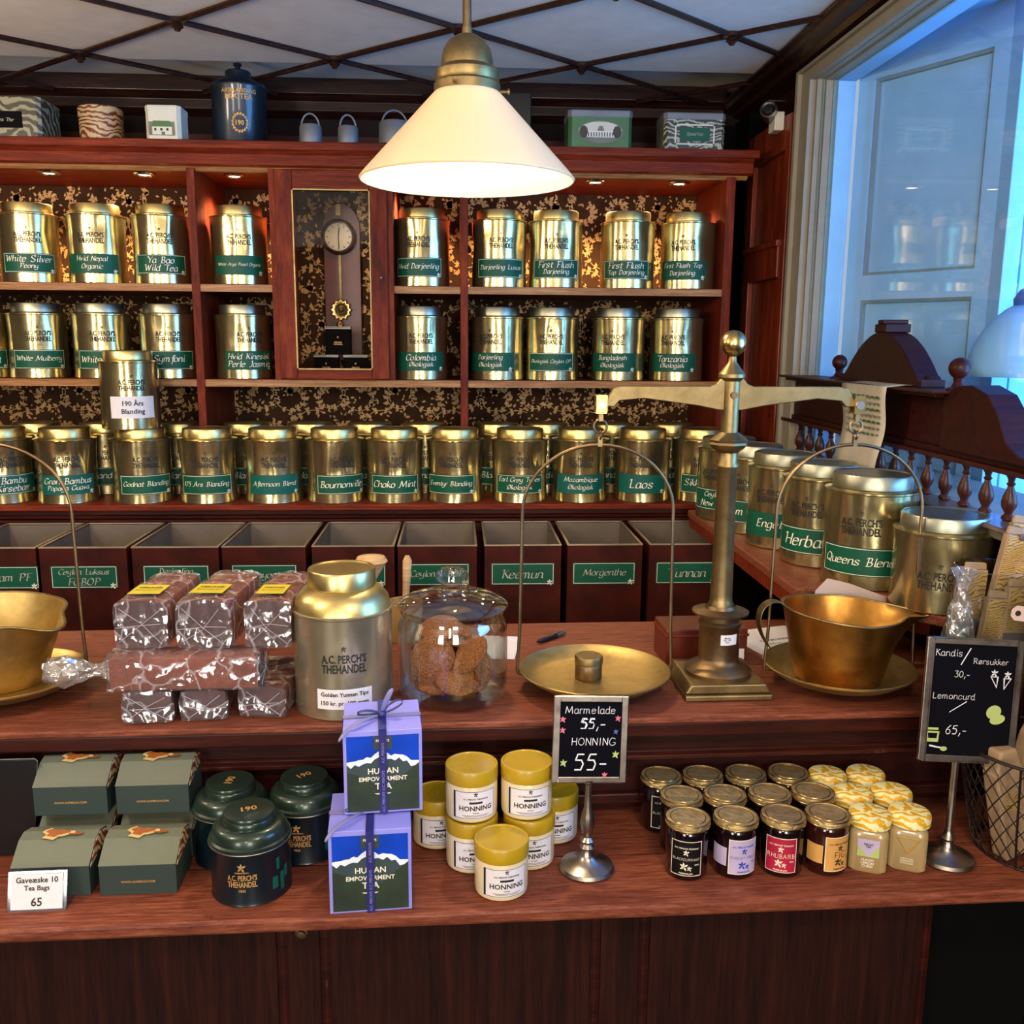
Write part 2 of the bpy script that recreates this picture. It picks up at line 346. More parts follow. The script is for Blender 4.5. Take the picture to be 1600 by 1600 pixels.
def strokes(s, style):
    vs = []; fs = []; x0 = 0; shear = .24 if style == 'call' else .05
    na = math.radians(38); wn = .62 if style == 'call' else .36
    for ch in s:
        if ch not in G: ch = ' '
        wd, st = G[ch].split(':'); wd = int(wd)
        for k in st.split():
            pts = [(int(k[i]), 'abcdefghijklm'.index(k[i+1])-3) for i in range(0, len(k), 2)]
            if len(pts) > 2 and ch not in SHARP:
                sm = []; n = len(pts); cl = pts[0] == pts[-1]
                for i in range(n-1):
                    p0 = pts[i-1] if i > 0 else (pts[-2] if cl else pts[0]); p1, p2 = pts[i], pts[i+1]; p3 = pts[i+2] if i+2 < n else (pts[1] if cl else pts[-1])
                    for q in range(3):
                        t = q/3; sm.append(tuple(.5*(2*p1[j]+(p2[j]-p0[j])*t+(2*p0[j]-5*p1[j]+4*p2[j]-p3[j])*t*t+(-p0[j]+3*p1[j]-3*p2[j]+p3[j])*t**3) for j in (0, 1)))
                sm.append(pts[-1]); pts = sm
            if style == 'call' and ch.isupper() and len(pts) > 1 and k == st.split()[0]:
                px, py = pts[0]; pts = [(px-1.6, py-.9), (px-.9, py+.2)]+pts
            for i in range(len(pts)-1):
                (ax, ay), (bx, by) = pts[i], pts[i+1]
                if style == 'call': ox, oy = math.cos(na)*wn, math.sin(na)*wn*.8; a2x, a2y = ox, oy
                else:
                    dx, dy = bx-ax, by-ay; L = math.hypot(dx, dy) or 1; ox, oy = -dy/L*wn, dx/L*wn
                    ax -= dx/L*wn*.6; ay -= dy/L*wn*.6; bx += dx/L*wn*.6; by += dy/L*wn*.6
                o = len(vs)
                for (qx, qy) in ((ax-ox, ay-oy), (ax+ox, ay+oy), (bx+ox, by+oy), (bx-ox, by-oy)): vs.append((x0+qx+qy*shear, qy))
                fs.append((o, o+1, o+2, o+3))
                if style == 'call':     # body for strokes that run along the nib
                    dx, dy = bx-ax, by-ay; L = math.hypot(dx, dy) or 1; nx, ny = -dy/L*.22, dx/L*.22
                    o = len(vs)
                    for (qx, qy) in ((ax-nx, ay-ny), (ax+nx, ay+ny), (bx+nx, by+ny), (bx-nx, by-ny)): vs.append((x0+qx+qy*shear, qy))
                    fs.append((o, o+1, o+2, o+3))
        x0 += wd+(.9 if style == 'call' else 1.3)
    return vs, fs
_fc = {}
def typeset(s, style):
    if (s, style) in _fc: return _fc[(s, style)]
    if style in ('call', 'hand'): r = strokes(s, style)
    else:
        cu = bpy.data.curves.new('t', 'FONT'); cu.body = s; cu.resolution_u = 2; cu.size = 1
        if style == 'bold': cu.offset = .02
        ob = bpy.data.objects.new('t', cu); COL.objects.link(ob)
        me = bpy.data.meshes.new_from_object(ob); r = ([(v.co.x, v.co.y) for v in me.vertices], [tuple(p.vertices) for p in me.polygons])
        bpy.data.objects.remove(ob); bpy.data.curves.remove(cu); bpy.data.meshes.remove(me)
    _fc[(s, style)] = r; return r
def T(s, style, w, h, cx=0, cy=0, keep=True):
    vs, fs = typeset(s, style)
    if not vs: return [], []
    xs = [v[0] for v in vs]; ys = [v[1] for v in vs]; W = max(xs)-min(xs); H = max(ys)-min(ys)
    if keep: k = min(w/W, h/H); kx = ky = k
    else: kx, ky = w/W, h/H
    mx, my = (max(xs)+min(xs))/2, (max(ys)+min(ys))/2
    return [((x-mx)*kx+cx, (y-my)*ky+cy) for x, y in vs], fs
def lines(mb, ls, style, mat, w, h, cy=0, cx=0, gap=1.15, bend=None, M=None, off=0, keep=True):
    n = len(ls); lh = h/n
    for i, s in enumerate(ls):
        vf = T(s, style, w, lh/gap, cx, cy+h/2-lh*(i+.5), keep)
        if vf[0]: mb.text(vf, mat, M, bend, off)
def leafmark(mb, mat, sx, x, y, bend=None, off=0, M=None):
    vs = []; fs = []
    for a in (0.6, 1.7, 2.6, 3.8, 5.2):
        ca, sa = math.cos(a), math.sin(a); o = len(vs)
        for (u, v) in ((0, 0), (.5, .22), (1, 0), (.5, -.22)): vs.append((x+(u*ca-v*sa)*sx, y+(u*sa+v*ca)*sx))
        fs.append((o, o+1, o+2, o+3))
    mb.text((vs, fs), mat, M, bend, off)
def rect_frame(mb, mat, w, h, t, cx=0, cy=0, bend=None, off=0, M=None, n=12):
    for (x0, x1, y0, y1) in ((-w/2, w/2, h/2-t, h/2), (-w/2, w/2, -h/2, -h/2+t), (-w/2, -w/2+t, -h/2, h/2), (w/2-t, w/2, -h/2, h/2)):
        k = n if x1-x0 > 2*t and bend else 1; vs = []; fs = []
        for i in range(k+1):
            x = x0+(x1-x0)*i/k; vs += [(cx+x, cy+y0), (cx+x, cy+y1)]
            if i: fs.append((2*i-2, 2*i, 2*i+1, 2*i-1))
        mb.text((vs, fs), mat, M, bend, off)
def patch(mb, mat, w, h, cx=0, cy=0, bend=None, off=0, M=None, n=14):
    vs = []; fs = []
    for i in range(n+1):
        x = -w/2+w*i/n; vs += [(cx+x, cy-h/2), (cx+x, cy+h/2)]
        if i: fs.append((2*i-2, 2*i, 2*i+1, 2*i-1))
    mb.text((vs, fs), mat, M, bend, off)
# ================================================================== the room
def struct(name, mb, **k):
    o = mb.build(name, **k); o['kind'] = 'structure'; return o
XW = 1.05; CE = 2.43
struct('floor', MB().box((-3.2, -2.9, -.05), (3.2, 3.6, 0), 'floor_mat'))
ceil = struct('ceiling', MB().box((-3.2, -2.9, CE), (XW+.1, 3.10, CE+.06), 'ceiling_paint').box((-3.2, 3.10, CE+.05), (XW+.1, 3.6, CE+.1), 'ceiling_paint'))  # rear strip stepped up, shaped so it falls into shade near the wall
struct('wall_back', MB().box((-3.2, 3.53, 0), (XW+.1, 3.6, 2.6), 'dark_wall'))
struct('wall_left', MB().box((-3.2, -2.9, 0), (-3.1, 3.6, 2.6), 'dark_wood'))
mb = MB()                                     # shop front behind the viewer, two window openings
for (x0, x1, z0, z1) in ((-3.1, -2.5, 0, 2.5), (-1.5, 0, 0, 2.5), (1.0, 1.2, 0, 2.5), (-2.5, -1.5, 0, .7), (0, 1.0, 0, .7), (-2.5, -1.5, 2.4, 2.5), (0, 1.0, 2.4, 2.5)):
    mb.box((x0, -2.9, z0), (x1, -2.85, z1), 'dark_wood')
struct('wall_front', mb)
# right wall with the bay opening
YJ = 2.80; ZS = 1.262; ZH = 2.33
mb = MB()
mb.box((XW, -2.9, 0), (XW+.06, 3.55, ZS-.02), 'dark_wood').box((XW, YJ, ZS-.02), (XW+.06, 3.55, 2.5), 'dark_wood')
mb.box((XW, -2.9, ZH+.02), (XW+.06, YJ, 2.5), 'dark_wood').box((XW, -2.9, ZS-.02), (XW+.06, .35, 2.5), 'dark_wood')
struct('wall_right', mb)
# ceiling lattice: rods along two diagonals, a carved boss at each crossing
dx, dy = .3715, .315; ox, oy = -.363, 3.03
def rod(sign, k):
    # line through (ox+2*dx*k, oy) with slope sign*dy/dx, clipped to the room
    x0 = ox+2*dx*k; m = sign*dy/dx; pts = []
    for y in (1.2, 3.45):
        pts.append((x0+(y-oy)/m, y))
    (xa, ya), (xb, yb) = pts
    def clip(px, py, qx, qy):
        lim = .95
        if px > lim: t = (lim-px)/(qx-px); return (lim, py+(qy-py)*t)
        if px < -2.6: t = (-2.6-px)/(qx-px); return (-2.6, py+(qy-py)*t)
        return (px, py)
    if (xa > .95 and xb > .95) or (xa < -2.6 and xb < -2.6): return
    a = clip(xa, ya, xb, yb); b = clip(xb, yb, xa, ya)
    zz = CE-.007 if sign > 0 else CE-.0065
    MB().tube([(a[0], a[1], zz), (b[0], b[1], zz)], .0075, 'beam_wood', 6).build('ceiling_rod', ceil)
for k in range(-6, 6): rod(1, k); rod(-1, k)
for j in range(-3, 1):
    for k in range(-4, 4):
        x = ox+2*dx*k+(dx if j % 2 else 0); y = oy+dy*j
        if -2.2 < x < .9: MB().lathe([(0, -.034), (.007, -.032), (.010, -.026), (.016, -.022), (.013, -.016), (.024, -.012), (.024, -.002), (0, 0)], 'beam_wood', (x, y, CE), 10).build('ceiling_boss', ceil)
# crown moulding on the right and at the back
struct('trim_1', MB().prism([(.932, CE), (.932, CE-.008), (.945, CE-.012), (.955, CE-.022), (.985, CE-.027), (.995, CE-.038), (1.03, CE-.045), (1.052, CE-.05), (1.052, CE)], .2, 3.53, 'beam_wood'), bevel=.002)
struct('trim_2', MB().prism([(3.53, CE+.05), (3.46, CE+.05), (3.46, CE-.0), (3.49, CE-.02), (3.49, CE-.05), (3.53, CE-.07)], -3.1, .95, 'beam_wood', 'x').box((-3.1, 3.50, 2.20), (.95, 3.53, 2.30), 'dark_wood_worn'), bevel=.002)
# pilaster beside the window: stiles, rails and two sunk panels
mb = MB().box((1.02, 2.93, 1.0), (1.05, 3.34, 2.28), 'pilaster_wood')
mb.box((1.003, 2.93, 1.0), (1.022, 2.975, 2.28), 'pilaster_wood').box((1.003, 3.28, 1.0), (1.022, 3.34, 2.28), 'pilaster_wood')
mb.box((.998, 2.975, 1.80), (1.022, 3.30, 1.90), 'pilaster_wood').box((.990, 2.965, 1.895), (1.022, 3.32, 1.915), 'pilaster_wood').box((1.003, 2.975, 2.18), (1.022, 3.28, 2.28), 'pilaster_wood')
struct('trim_3', mb, bevel=.003)
struct('alcove_shade', MB().box((1.0, 3.345, .5), (1.05, 3.52, 2.37), 'black').box((.92, 3.50, .9), (1.05, 3.53, 2.36), 'black'))  # black strips painted as the shade in the gap beside the shelving
# window frame: outer casing, stepped inner beads, sill, head
def frame_ring(mb, mat, x0, x1, inset, t, mat2=None):
    y1 = YJ+.10-inset; z1 = ZH+.05-inset*.4; y0 = .35; z0 = ZS
    mb.box((x0, y1-t, z0), (x1, y1, z1), mat).box((x0, y0, z1-t*.45), (x1, y1-t, z1), mat)
mb = MB(); frame_ring(mb, 'cream_paint', 1.012, 1.09, 0, .085); frame_ring(mb, 'cream_paint', 1.0, 1.03, 0, .02)
frame_ring(mb, 'cream_paint', 1.03, 1.10, .085, .014); frame_ring(mb, 'bay_groove', 1.045, 1.10, .099, .004); frame_ring(mb, 'cream_paint', 1.05, 1.12, .103, .012); frame_ring(mb, 'bay_groove', 1.07, 1.12, .115, .003); frame_ring(mb, 'bay_paint', 1.08, 1.13, .118, .010)
win = struct('window_1', mb, bevel=.001)
MB().box((1.0, .35, ZS-.02), (1.3, YJ+.08, ZS), 'cream_paint').build('window_sill', win, bevel=.002)
MB().box((1.122, .36, ZS), (1.125, YJ-.03, ZH), 'glass').build('pane', win)
# the painted bay outside the pane: panelled splay, corner post, far panelled side
th = math.atan2(-.88, .47); Mr = Matrix.Translation((1.135, 2.76, 0)) @ Matrix.Rotation(th, 4, 'Z')
mb = MB(); mb.box((0, .02, .9), (.47, .05, 2.9), 'bay_paint', Mr)
def panelled(mb, u0, u1, z0, z1, M):
    g = .012
    for (a, b, c, d) in ((u0, u1, z0, z0+g), (u0, u1, z1-g, z1), (u0, u0+g, z0+g, z1-g), (u1-g, u1, z0+g, z1-g)): mb.box((a, -.004, c), (b, .012, d), 'bay_groove', M); mb.box((a-.004, -.002, c-.004), (b+.004, .008, d+.004), 'bay_paint', M)
mb.box((0, .0, .9), (.052, .022, 2.6), 'bay_paint', Mr).box((.40, .0, .9), (.47, .022, 2.6), 'bay_paint', Mr)
mb.box((.052, 0, 1.72), (.40, .022, 1.79), 'bay_paint', Mr).box((.052, 0, 2.32), (.40, .022, 2.6), 'bay_paint', Mr).box((.052, 0, .9), (.40, .022, 1.16), 'bay_paint', Mr)
for (u0, u1, z0, z1) in ((.052, .40, 1.79, 2.32), (.052, .40, 1.16, 1.72)):
    g = .008
    for (a, b, c, d) in ((u0, u1, z0, z0+g), (u0, u1, z1-g, z1), (u0, u0+g, z0+g, z1-g), (u1-g, u1, z0+g, z1-g)): mb.box((a, .006, c), (b, .021, d), 'bay_groove', Mr)
w5 = struct('wall_bay', mb, bevel=.002)
c5 = Mr @ Vector((.47, 0, 0)); Mf = Matrix.Translation((c5.x, c5.y, 0))
plain('bay_blue', '2E62B8', .5)
mb = MB().box((-.012, -.03, .9), (.03, .06, 2.9), 'bay_paint', Mf).box((.03, .0, .9), (.045, .05, 2.9), 'bay_groove', Mf).box((.045, -.012, .9), (.16, .05, 2.9), 'bay_paint', Mf)
mb.box((.16, -.03, .9), (.175, .05, 2.9), 'bay_blue', Mf).box((.175, .02, .9), (1.2, .05, 2.9), 'bay_paint', Mf)
mb.box((.22, .0, 1.79), (.7, .03, 1.80), 'bay_groove', Mf).box((.22, .0, 2.2), (.7, .03, 2.21), 'bay_groove', Mf).box((.22, .0, 1.79), (.23, .03, 2.2), 'bay_groove', Mf)
struct('wall_bay_side', mb, bevel=.002)
struct('ceiling_bay', MB().box((1.11, .3, 2.42), (3.0, 2.9, 2.5), 'bay_paint').prism([(1.40, 2.42), (1.42, 2.36), (1.46, 2.34), (1.46, 2.42)], .3, 2.9, 'bay_paint'))
# solid bell with dark cap in the bay, standing in for a lamp-shade reflection
t = thing('bell_reflection', 'pale bell-shaped lamp-shade lantern with a dark cap hanging outside the window', 'reflection', tuple(at(1603, 588, y=2.12)))
MB().lathe([(.135, 0), (.130, .02), (.115, .07), (.088, .12), (.055, .15), (.03, .165)], 'bay_paint', n=28).build('shade', t, solid=.003)
MB().lathe([(.04, .155), (.042, .175), (.03, .195), (.012, .205), (.005, .3), (.005, .92), (0, .92)], 'bay_blue', n=20).build('cap', t)
# ================================================================== wall unit
# measured at a shelf front 2.93 m away, then set back by K (same proportions, so the front row of ledge tins clears the dividers)
K = 3.10/2.93; CAM = Vector((0, 0, CZ))
class MBK(MB):
    def build(s, name, parent=None, **k):
        s.v = [(x*K, y*K, CZ+(z-CZ)*K) for x, y, z in s.v]; return MB.build(s, name, parent, **k)
def setback(o): o.location = CAM+(o.location-CAM)*K; o.scale = (K, K, K); return o

SF = 2.93; BP = 3.30
unit = thing('shelving_unit', 'red mahogany wall shelving with dark floral backing filled with gold tins', 'shelving')
mb = MBK().box((-2.4, BP, 1.123), (.845, BP+.02, 2.10), 'wallpaper_ground')
mb.build('back_panel', unit)
# floral relief print of scrolling stems and leaves
rng = random.Random(4); mb = MBK(); mb.noflip = True
def pleaf(x, z, a, L, wd):
    ca, sa = math.cos(a), math.sin(a); o = []
    for (u, v) in ((0, 0), (.35, .5*wd), (1, 0), (.35, -.5*wd)): o.append((x+(u*ca-v*sa)*L, BP-.0012, z+(u*sa+v*ca)*L))
    if all(-2.2 < p[0] < .82 and 1.12 < p[2] < 2.09 for p in o): mb.add(o, [(0, 1, 2, 3)], 'floral_gold')
def pline(pts, wd):
    for i in range(len(pts)-1):
        (x0, z0), (x1, z1) = pts[i], pts[i+1]; L = math.hypot(x1-x0, z1-z0) or 1; nx, nz = -(z1-z0)/L*wd, (x1-x0)/L*wd
        if min(x0, x1) > -2.2 and max(x0, x1) < .82 and min(z0, z1) > 1.12 and max(z0, z1) < 2.09:
            mb.add([(x0-nx, BP-.001, z0-nz), (x0+nx, BP-.001, z0+nz), (x1+nx, BP-.001, z1+nz), (x1-nx, BP-.001, z1-nz)], [(0, 1, 2, 3)], 'floral_gold')
for ix in range(26):
    for iz in range(8):
        cx = -2.1+ix*.118+(.06 if iz % 2 else 0); cz = 1.16+iz*.125; sg = 1 if ix % 2 else -1
        sp = []
        for k in range(30):
            tt = k/29; a = sg*(tt*6.6)+iz; r = .078*(1-tt*.78); sp.append((cx+r*math.cos(a), cz+r*math.sin(a)))
        pline(sp, .0012)
        for k in range(1, 29, 2):
            x, z = sp[k]; a = math.atan2(sp[k+1][1]-z, sp[k+1][0]-x)
            for q in (-1, 1): pleaf(x, z, a+q*rng.uniform(.6, 1.1), rng.uniform(.013, .022), .7)
        if (ix+iz) % 3 == 0:
            x, z = sp[-1]
            for p in range(6): pleaf(x, z, p*PI/3, .020, .7)
            for p in range(6): pleaf(x, z, p*PI/3+.5, .013, .9)
        for _ in range(22):
            pleaf(cx+rng.uniform(-.065, .065), cz+rng.uniform(-.065, .065), rng.uniform(0, 6.3), rng.uniform(.010, .017), .55)
mb.build('floral_print', unit, kind='stuff')
# cornice
mb = MBK().box((-2.4, 2.90, 2.140), (.905, 3.33, 2.164), 'shelf_wood_across')
mb.build('cornice_board', unit, bevel=.003)
MBK().prism([(2.905, 2.14), (2.918, 2.128), (2.918, 2.10), (2.93, 2.094), (2.96, 2.094), (2.96, 2.14)], -2.4, .892, 'shelf_wood_across', 'x').prism([(2.93, 2.094), (2.94, 2.083), (2.952, 2.083), (2.952, 2.094)], -2.4, .88, 'shelf_edge', 'x').build('cornice_moulding', unit, bevel=.0015)
MBK().box((-2.4, 2.95, 2.088), (.875, 3.30, 2.097), 'shelf_wood_across').build('cornice_soffit', unit)
ZA = 1.760; ZB = 1.478; ZC = 1.094; TH = .022
def board(x0, x1, z, y0=SF): MBK().box((x0, y0, z-TH), (x1, BP, z), 'shelf_wood_across').box((x0, y0-.002, z-TH), (x1, y0+.002, z-.001), 'shelf_edge').build('shelf_board', unit)
for (a, b) in ((-2.38, -.79), (-.765, -.545), (-.19, .010), (.034, .815)): board(a, b, ZA)
for (a, b) in ((-2.38, -.79), (-.765, .010), (.034, .815)): board(a, b, ZB)
for (x0, x1, z0) in ((-.79, -.765, 1.1225), (.010, .034, 1.1225), (.815, .843, 1.1225)):
    MBK().box((x0, SF-.006, z0), (x1, BP, 2.09), 'shelf_wood').build('divider', unit, bevel=.003)
# clock case door between the dividers
MBK().box((-.552, SF-.01, ZB), (-.534, BP, 2.09), 'shelf_wood').build('case_side', unit)
MBK().box((-.206, SF-.01, ZB), (-.19, BP, 2.09), 'shelf_wood').build('case_side', unit)
mb = MBK(); X0, X1, Z0, Z1 = -.534, -.206, ZB+.003, 2.087
mb.box((X0, SF-.022, Z0), (X0+.052, SF, Z1), 'shelf_wood').box((X1-.052, SF-.022, Z0), (X1, SF, Z1), 'shelf_wood')
mb.box((X0+.052, SF-.022, Z0), (X1-.052, SF, Z0+.03), 'shelf_wood_across').box((X0+.052, SF-.022, Z1-.055), (X1-.052, SF, Z1), 'shelf_wood_across')
door = mb.build('case_door', unit, bevel=.003)
mb = MBK()
for (a, b) in (((X0+.05, Z0+.028), (X0+.054, Z1-.053)), ((X1-.054, Z0+.028), (X1-.05, Z1-.053)), ((X0+.05, Z0+.028), (X1-.05, Z0+.032)), ((X0+.05, Z1-.057), (X1-.05, Z1-.053))):
    mb.box((a[0], SF-.024, a[1]), (b[0], SF-.018, b[1]), 'brass')
mb.build('glazing_bead', door)
MBK().box((X0+.052, SF-.012, Z0+.03), (X1-.052, SF-.009, Z1-.055), 'glass').build('pane', door)
MBK().cyl((X1-.02, SF-.024, 1.78), .005, .004, 'brass', 10, Matrix.Translation((0, 0, 0))).build('keyhole', door)
# base ledge and mouldings under the wall tins
mb = MB().box((-2.4, 2.90, ZC-.018), (.98, 3.50, ZC), 'shelf_wood_across').box((-2.4, 2.915, ZC-.034), (.98, 3.50, ZC-.018), 'dark_wood_worn')
mb.box((-2.4, 2.925, 1.0), (.98, 3.0, ZC-.034), 'dark_wood_worn')
mb.build('base_ledge', unit, bevel=.003)
MB().prism([(2.908, 1.052), (2.916, 1.046), (2.916, 1.038), (2.926, 1.030), (2.926, 1.060), (2.916, 1.058)], -2.4, .98, 'dark_wood_worn', 'x').build('base_moulding', unit)
MB().box((-2.4, 2.93, 0), (.98, 3.0, 1.0), 'dark_wood').build('plinth', unit)
# ------------------------------------------------------------------ tins
TIN_N = [0]
def tin(loc, r, hb, hl, ldeg, ls, kind, label, group, name='tea_tin', teal=False, border=True, dome=None, lidmat='tin_lid', print_h=.60, lw=1.85, lh=.060, lz=.030, dent=1, top=.80):
    TIN_N[0] += 1; rg = random.Random(TIN_N[0]*7+3)
    rz = yawto(loc)
    t = thing(name, label, 'tin', loc, rz, group)
    ph = [(rg.uniform(0, 6.28), rg.choice((2, 3, 5, 7, 9)), rg.uniform(.0002, .0012)*dent) for _ in range(5)]
    dn = [(rg.uniform(-2.0, 2.0)-PI/2, rg.uniform(.5, .95)*hb, rg.uniform(.001, .0045)*dent, rg.uniform(.10, .28)) for _ in range(5)]
    def fn(rr, z, a):
        if rr < r*.97 or z < .004 or z > hb-.003: return rr
        k = math.sin(PI*min(1, max(0, z/hb)))
        d = sum(m*(1+math.sin(f*a+p)) for p, f, m in ph)*k*.5
        for (da, dz, dm, ds) in dn:
            q = ((a-da+PI) % (2*PI)-PI)/ds; u = (z-dz)/(.035)
            d += dm*math.exp(-q*q-u*u)
        return rr-d
    prof = [(0, 0), (r-.002, 0), (r, .002)]+[(r, .004+(hb-.008)*i/9) for i in range(10)]+[(r, hb-.004), (r+.0018, hb-.002), (r+.0018, hb+.001), (r-.002, hb+.002)]
    L = top*r
    if dome: prof += [(r*.93, hb+dome*.5), (r*.80, hb+dome*.85), (L, hb+dome)]
    else: prof += [(L, hb+.005)]; dome = .005
    if kind == 'big':
        ks = len(prof)-4; MB().lathe(prof[ks:], 'tin_lid', (0, 0, 0), 56).build('shoulder', t); prof = prof[:ks+1]
    b = MB().lathe(prof, 'tin_steel' if kind == 'big' else 'tin_gold', (0, 0, 0), 56, None, fn).build('body', t)
    z0 = hb+dome-.001
    MB().lathe([(L, z0), (L+.002, z0+.002), (L+.002, z0+hl-.003), (L, z0+hl), (L-.004, z0+hl), (L-.006, z0+hl-.002), (0, z0+hl-.002)], lidmat, (0, 0, 0), 40).build('lid', t)
    a0 = math.radians(ldeg)
    p = MB(); s = r/.089; zc = hb*print_h+ .012
    lines(p, ["A.C. PERCH'S", 'THEHANDEL'], 'bold', 'ink', .080*s, .036*s, cy=0, bend=(r+.0007, zc, a0), keep=False)
    leafmark(p, 'ink_soft', .006*s, 0, .027*s, bend=(r+.0007, zc, a0))
    p.build('print', b)
    if kind == 'green':
        W = lw*r; mt = 'label_teal' if teal else 'label_green'
        m = MB(); patch(m, mt, W, lh, 0, 0, (r+.0010, lz+lh/2, a0))
        if border: rect_frame(m, 'label_cream', W-.004, lh-.004, .0012, 0, 0, (r+.0014, lz+lh/2, a0))
        leafmark(m, 'label_cream', .009, W/2-.012, -lh/2+.006, (r+.0016, lz+lh/2, a0))
        lb = m.build('label', t)
        m = MB(); lines(m, ls, 'call', 'label_cream', W*.88, lh*.80 if len(ls) > 1 else lh*.56, cy=.001, bend=(r+.0018, lz+lh/2, a0)); m.build('lettering', lb)
    elif kind == 'white' or kind == 'big':
        W = lw*r; m = MB(); patch(m, 'paper', W, lh, 0, 0, (r+.0010, lz+lh/2, a0)); lb = m.build('label', t)
        m = MB(); lines(m, ls, 'bold', 'ink', W*.86, lh*.86, cy=0, gap=1.45, bend=(r+.0018, lz+lh/2, a0)); m.build('lettering', lb)
    return t
RA = .0900
ORD = ['leftmost', 'second from the left', 'third from the left', 'fourth from the left', 'fifth from the left', 'sixth from the left', 'seventh from the left', 'eighth from the left', 'ninth from the left', 'tenth from the left', 'eleventh from the left', 'twelfth from the left', 'thirteenth from the left']
def shelf_row(rows, z, py, where, group, r, hb, hl, lid):
    for i, (px, ls, ldeg, teal, bd) in enumerate(rows):
        y = SF*K+.008+r; q = at(px, py, y=y)
        n = {0: 'no', 1: 'one', 2: 'two'}[len(ls)]
        lab = 'gold tin, %s %s-line label, %s, %s' % ('teal' if teal else 'green', n, where, ORD[i])
        tin(Vector((q.x, y, z)), r, hb, hl, ldeg, ls, 'green', lab, group, teal=teal, border=bd, lidmat=lid)
shelf_row([(48, ['White Silver', 'Peony'], -4, 0, 1), (153, ['Hvid Nepal', 'Organic'], -12, 0, 0), (254, ['Ya Bao', 'Wild Tea'], -4, 0, 1), (375, ['White Arya Pearl Organic'], -2, 0, 0), (660, ['Hvid Darjeeling'], -10, 0, 1), (780, ['Darjeeling Luxus'], 4, 0, 1),
           (868, ['First Flush', 'Darjeeling'], 2, 0, 1), (980, ['First Flush', 'Top Darjeeling'], -2, 0, 1), (1074, ['First Flush Top', 'Darjeeling'], -10, 0, 0)], CZ+(ZA-CZ)*K, 400, 'on the upper shelf', 'gold tins on the upper shelf', RA, .212, .030, 'tin_lid')
shelf_row([(-28, ['Jasmin'], 0, 0, 1), (62, ['White Mulberry'], 0, 0, 1), (162, ['White Lotus'], 0, 0, 1), (265, ['Symfoni'], 0, 0, 1), (382, ['Hvid Kinesisk', 'Perle Jasmin'], 12, 0, 0), (658, ['Colombia', 'Økologisk'], 0, 0, 0), (777, ['Darjeeling', 'Økologisk'], -16, 0, 0),
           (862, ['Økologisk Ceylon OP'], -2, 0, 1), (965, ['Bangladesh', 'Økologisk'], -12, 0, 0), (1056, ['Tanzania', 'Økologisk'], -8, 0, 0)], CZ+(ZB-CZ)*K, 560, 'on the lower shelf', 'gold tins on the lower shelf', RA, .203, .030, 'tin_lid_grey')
RC = .0905; rowC = [(3, ['Bambu', 'Kirsebær'], 20, 1, 1), (105, ['Grøn Bambus', 'Papaya Guava'], 0, 1, 0), (222, ['Godnat Blanding'], 8, 0, 1), (326, ['175 Års Blanding'], -6, 0, 1), (428, ['Afternoon Blend'], 0, 1, 0), (524, ['Bournonville'], 14, 0, 1),
        (617, ['Choko Mint'], 0, 0, 1), (711, ['Eventyr Blanding'], -10, 0, 1), (812, ['Earl Grey Types', 'Økologisk'], 0, 0, 1), (906, ['Mozambique', 'Økologisk'], 2, 1, 0), (1003, ['Laos'], 0, 1, 0), (1096, ['Sikkim Top'], 8, 0, 1)]
for i, (px, ls, ldeg, teal, bd) in enumerate(rowC):
    y = 2.915+RC; q = at(px, 730, y=y)
    tin(Vector((q.x, y, ZC)), RC, .196, .030, ldeg, ls, 'green', 'gold tin, %s %s-line label, front row on the ledge, %s' % ('teal' if teal else 'green', 'two' if len(ls) > 1 else 'one', ORD[i]),
        'gold tins in the front row on the ledge', teal=teal, border=bd, dent=2.3)
    if i == 2:
        tin(Vector((q.x-.022, y, ZC+.196+.034)), RC*.97, .205, .028, 4, ['190 Års', 'Blanding'], 'white', 'gold tin with a white label standing on top of another tin on the ledge', None, lw=1.55, lh=.066, lz=.035, dent=.4)
for i, px in enumerate((57, 162, 280, 386, 485, 578, 664, 775, 853, 957, 1048)):
    y = 2.915+RC*3+.008; q = at(px, 668, y=y)
    tin(Vector((q.x, y, ZC)), RC, .196, .030, 0, ['Blanding'], 'green', 'gold tin half hidden in the ledge back row, %s' % ORD[i], 'gold tins in the back row on the ledge', dent=.5)
# ------------------------------------------------------------------ side shelf, right
side = thing('side_shelf', 'red wooden shelf board along the right wall carrying big gold tins', 'shelf')
MB().prism([(.705, 2.80), (.705, 1.87), (.872, 1.812), (.885, 1.69), (.93, 1.64), (1.047, 1.64), (1.047, 2.80)], ZC-.022, ZC-.001, 'worktop_wood', 'z').build('board', side, bevel=.003)
MB().box((.707, 1.88, ZC-.05), (.714, 2.79, ZC-.022), 'shelf_wood').build('apron', side)
for yy in (1.95, 2.45): MB().prism([(.76, ZC-.023), (1.047, ZC-.023), (1.047, .96), (1.0, .97)], yy, yy+.02, 'shelf_wood').build('bracket', side)
sd = [(.790, 2.69, .087, .200, -25, ['Ceylon', 'New OP'], 1), (.805, 2.50, .088, .200, -25, ['Assam OP'], 1), (.825, 2.31, .088, .200, -20, ['Engel'], 0), (.850, 2.12, .088, .200, -22, ['Herbal'], 1), (.880, 1.926, .094, .202, -10, ['Queens Blend'], 1)]
for i, (px, py, r, hb, ldeg, ls, bd) in enumerate(sd):
    tin(Vector((px, py, ZC)), r, hb, .030, ldeg, ls, 'green', 'large gold tin with green label on the side shelf, %s from the far end' % ['first', 'second', 'third', 'fourth', 'fifth'][i], 'gold tins on the side shelf', border=bd, lidmat='tin_lid_grey', dent=.5, top=.84)
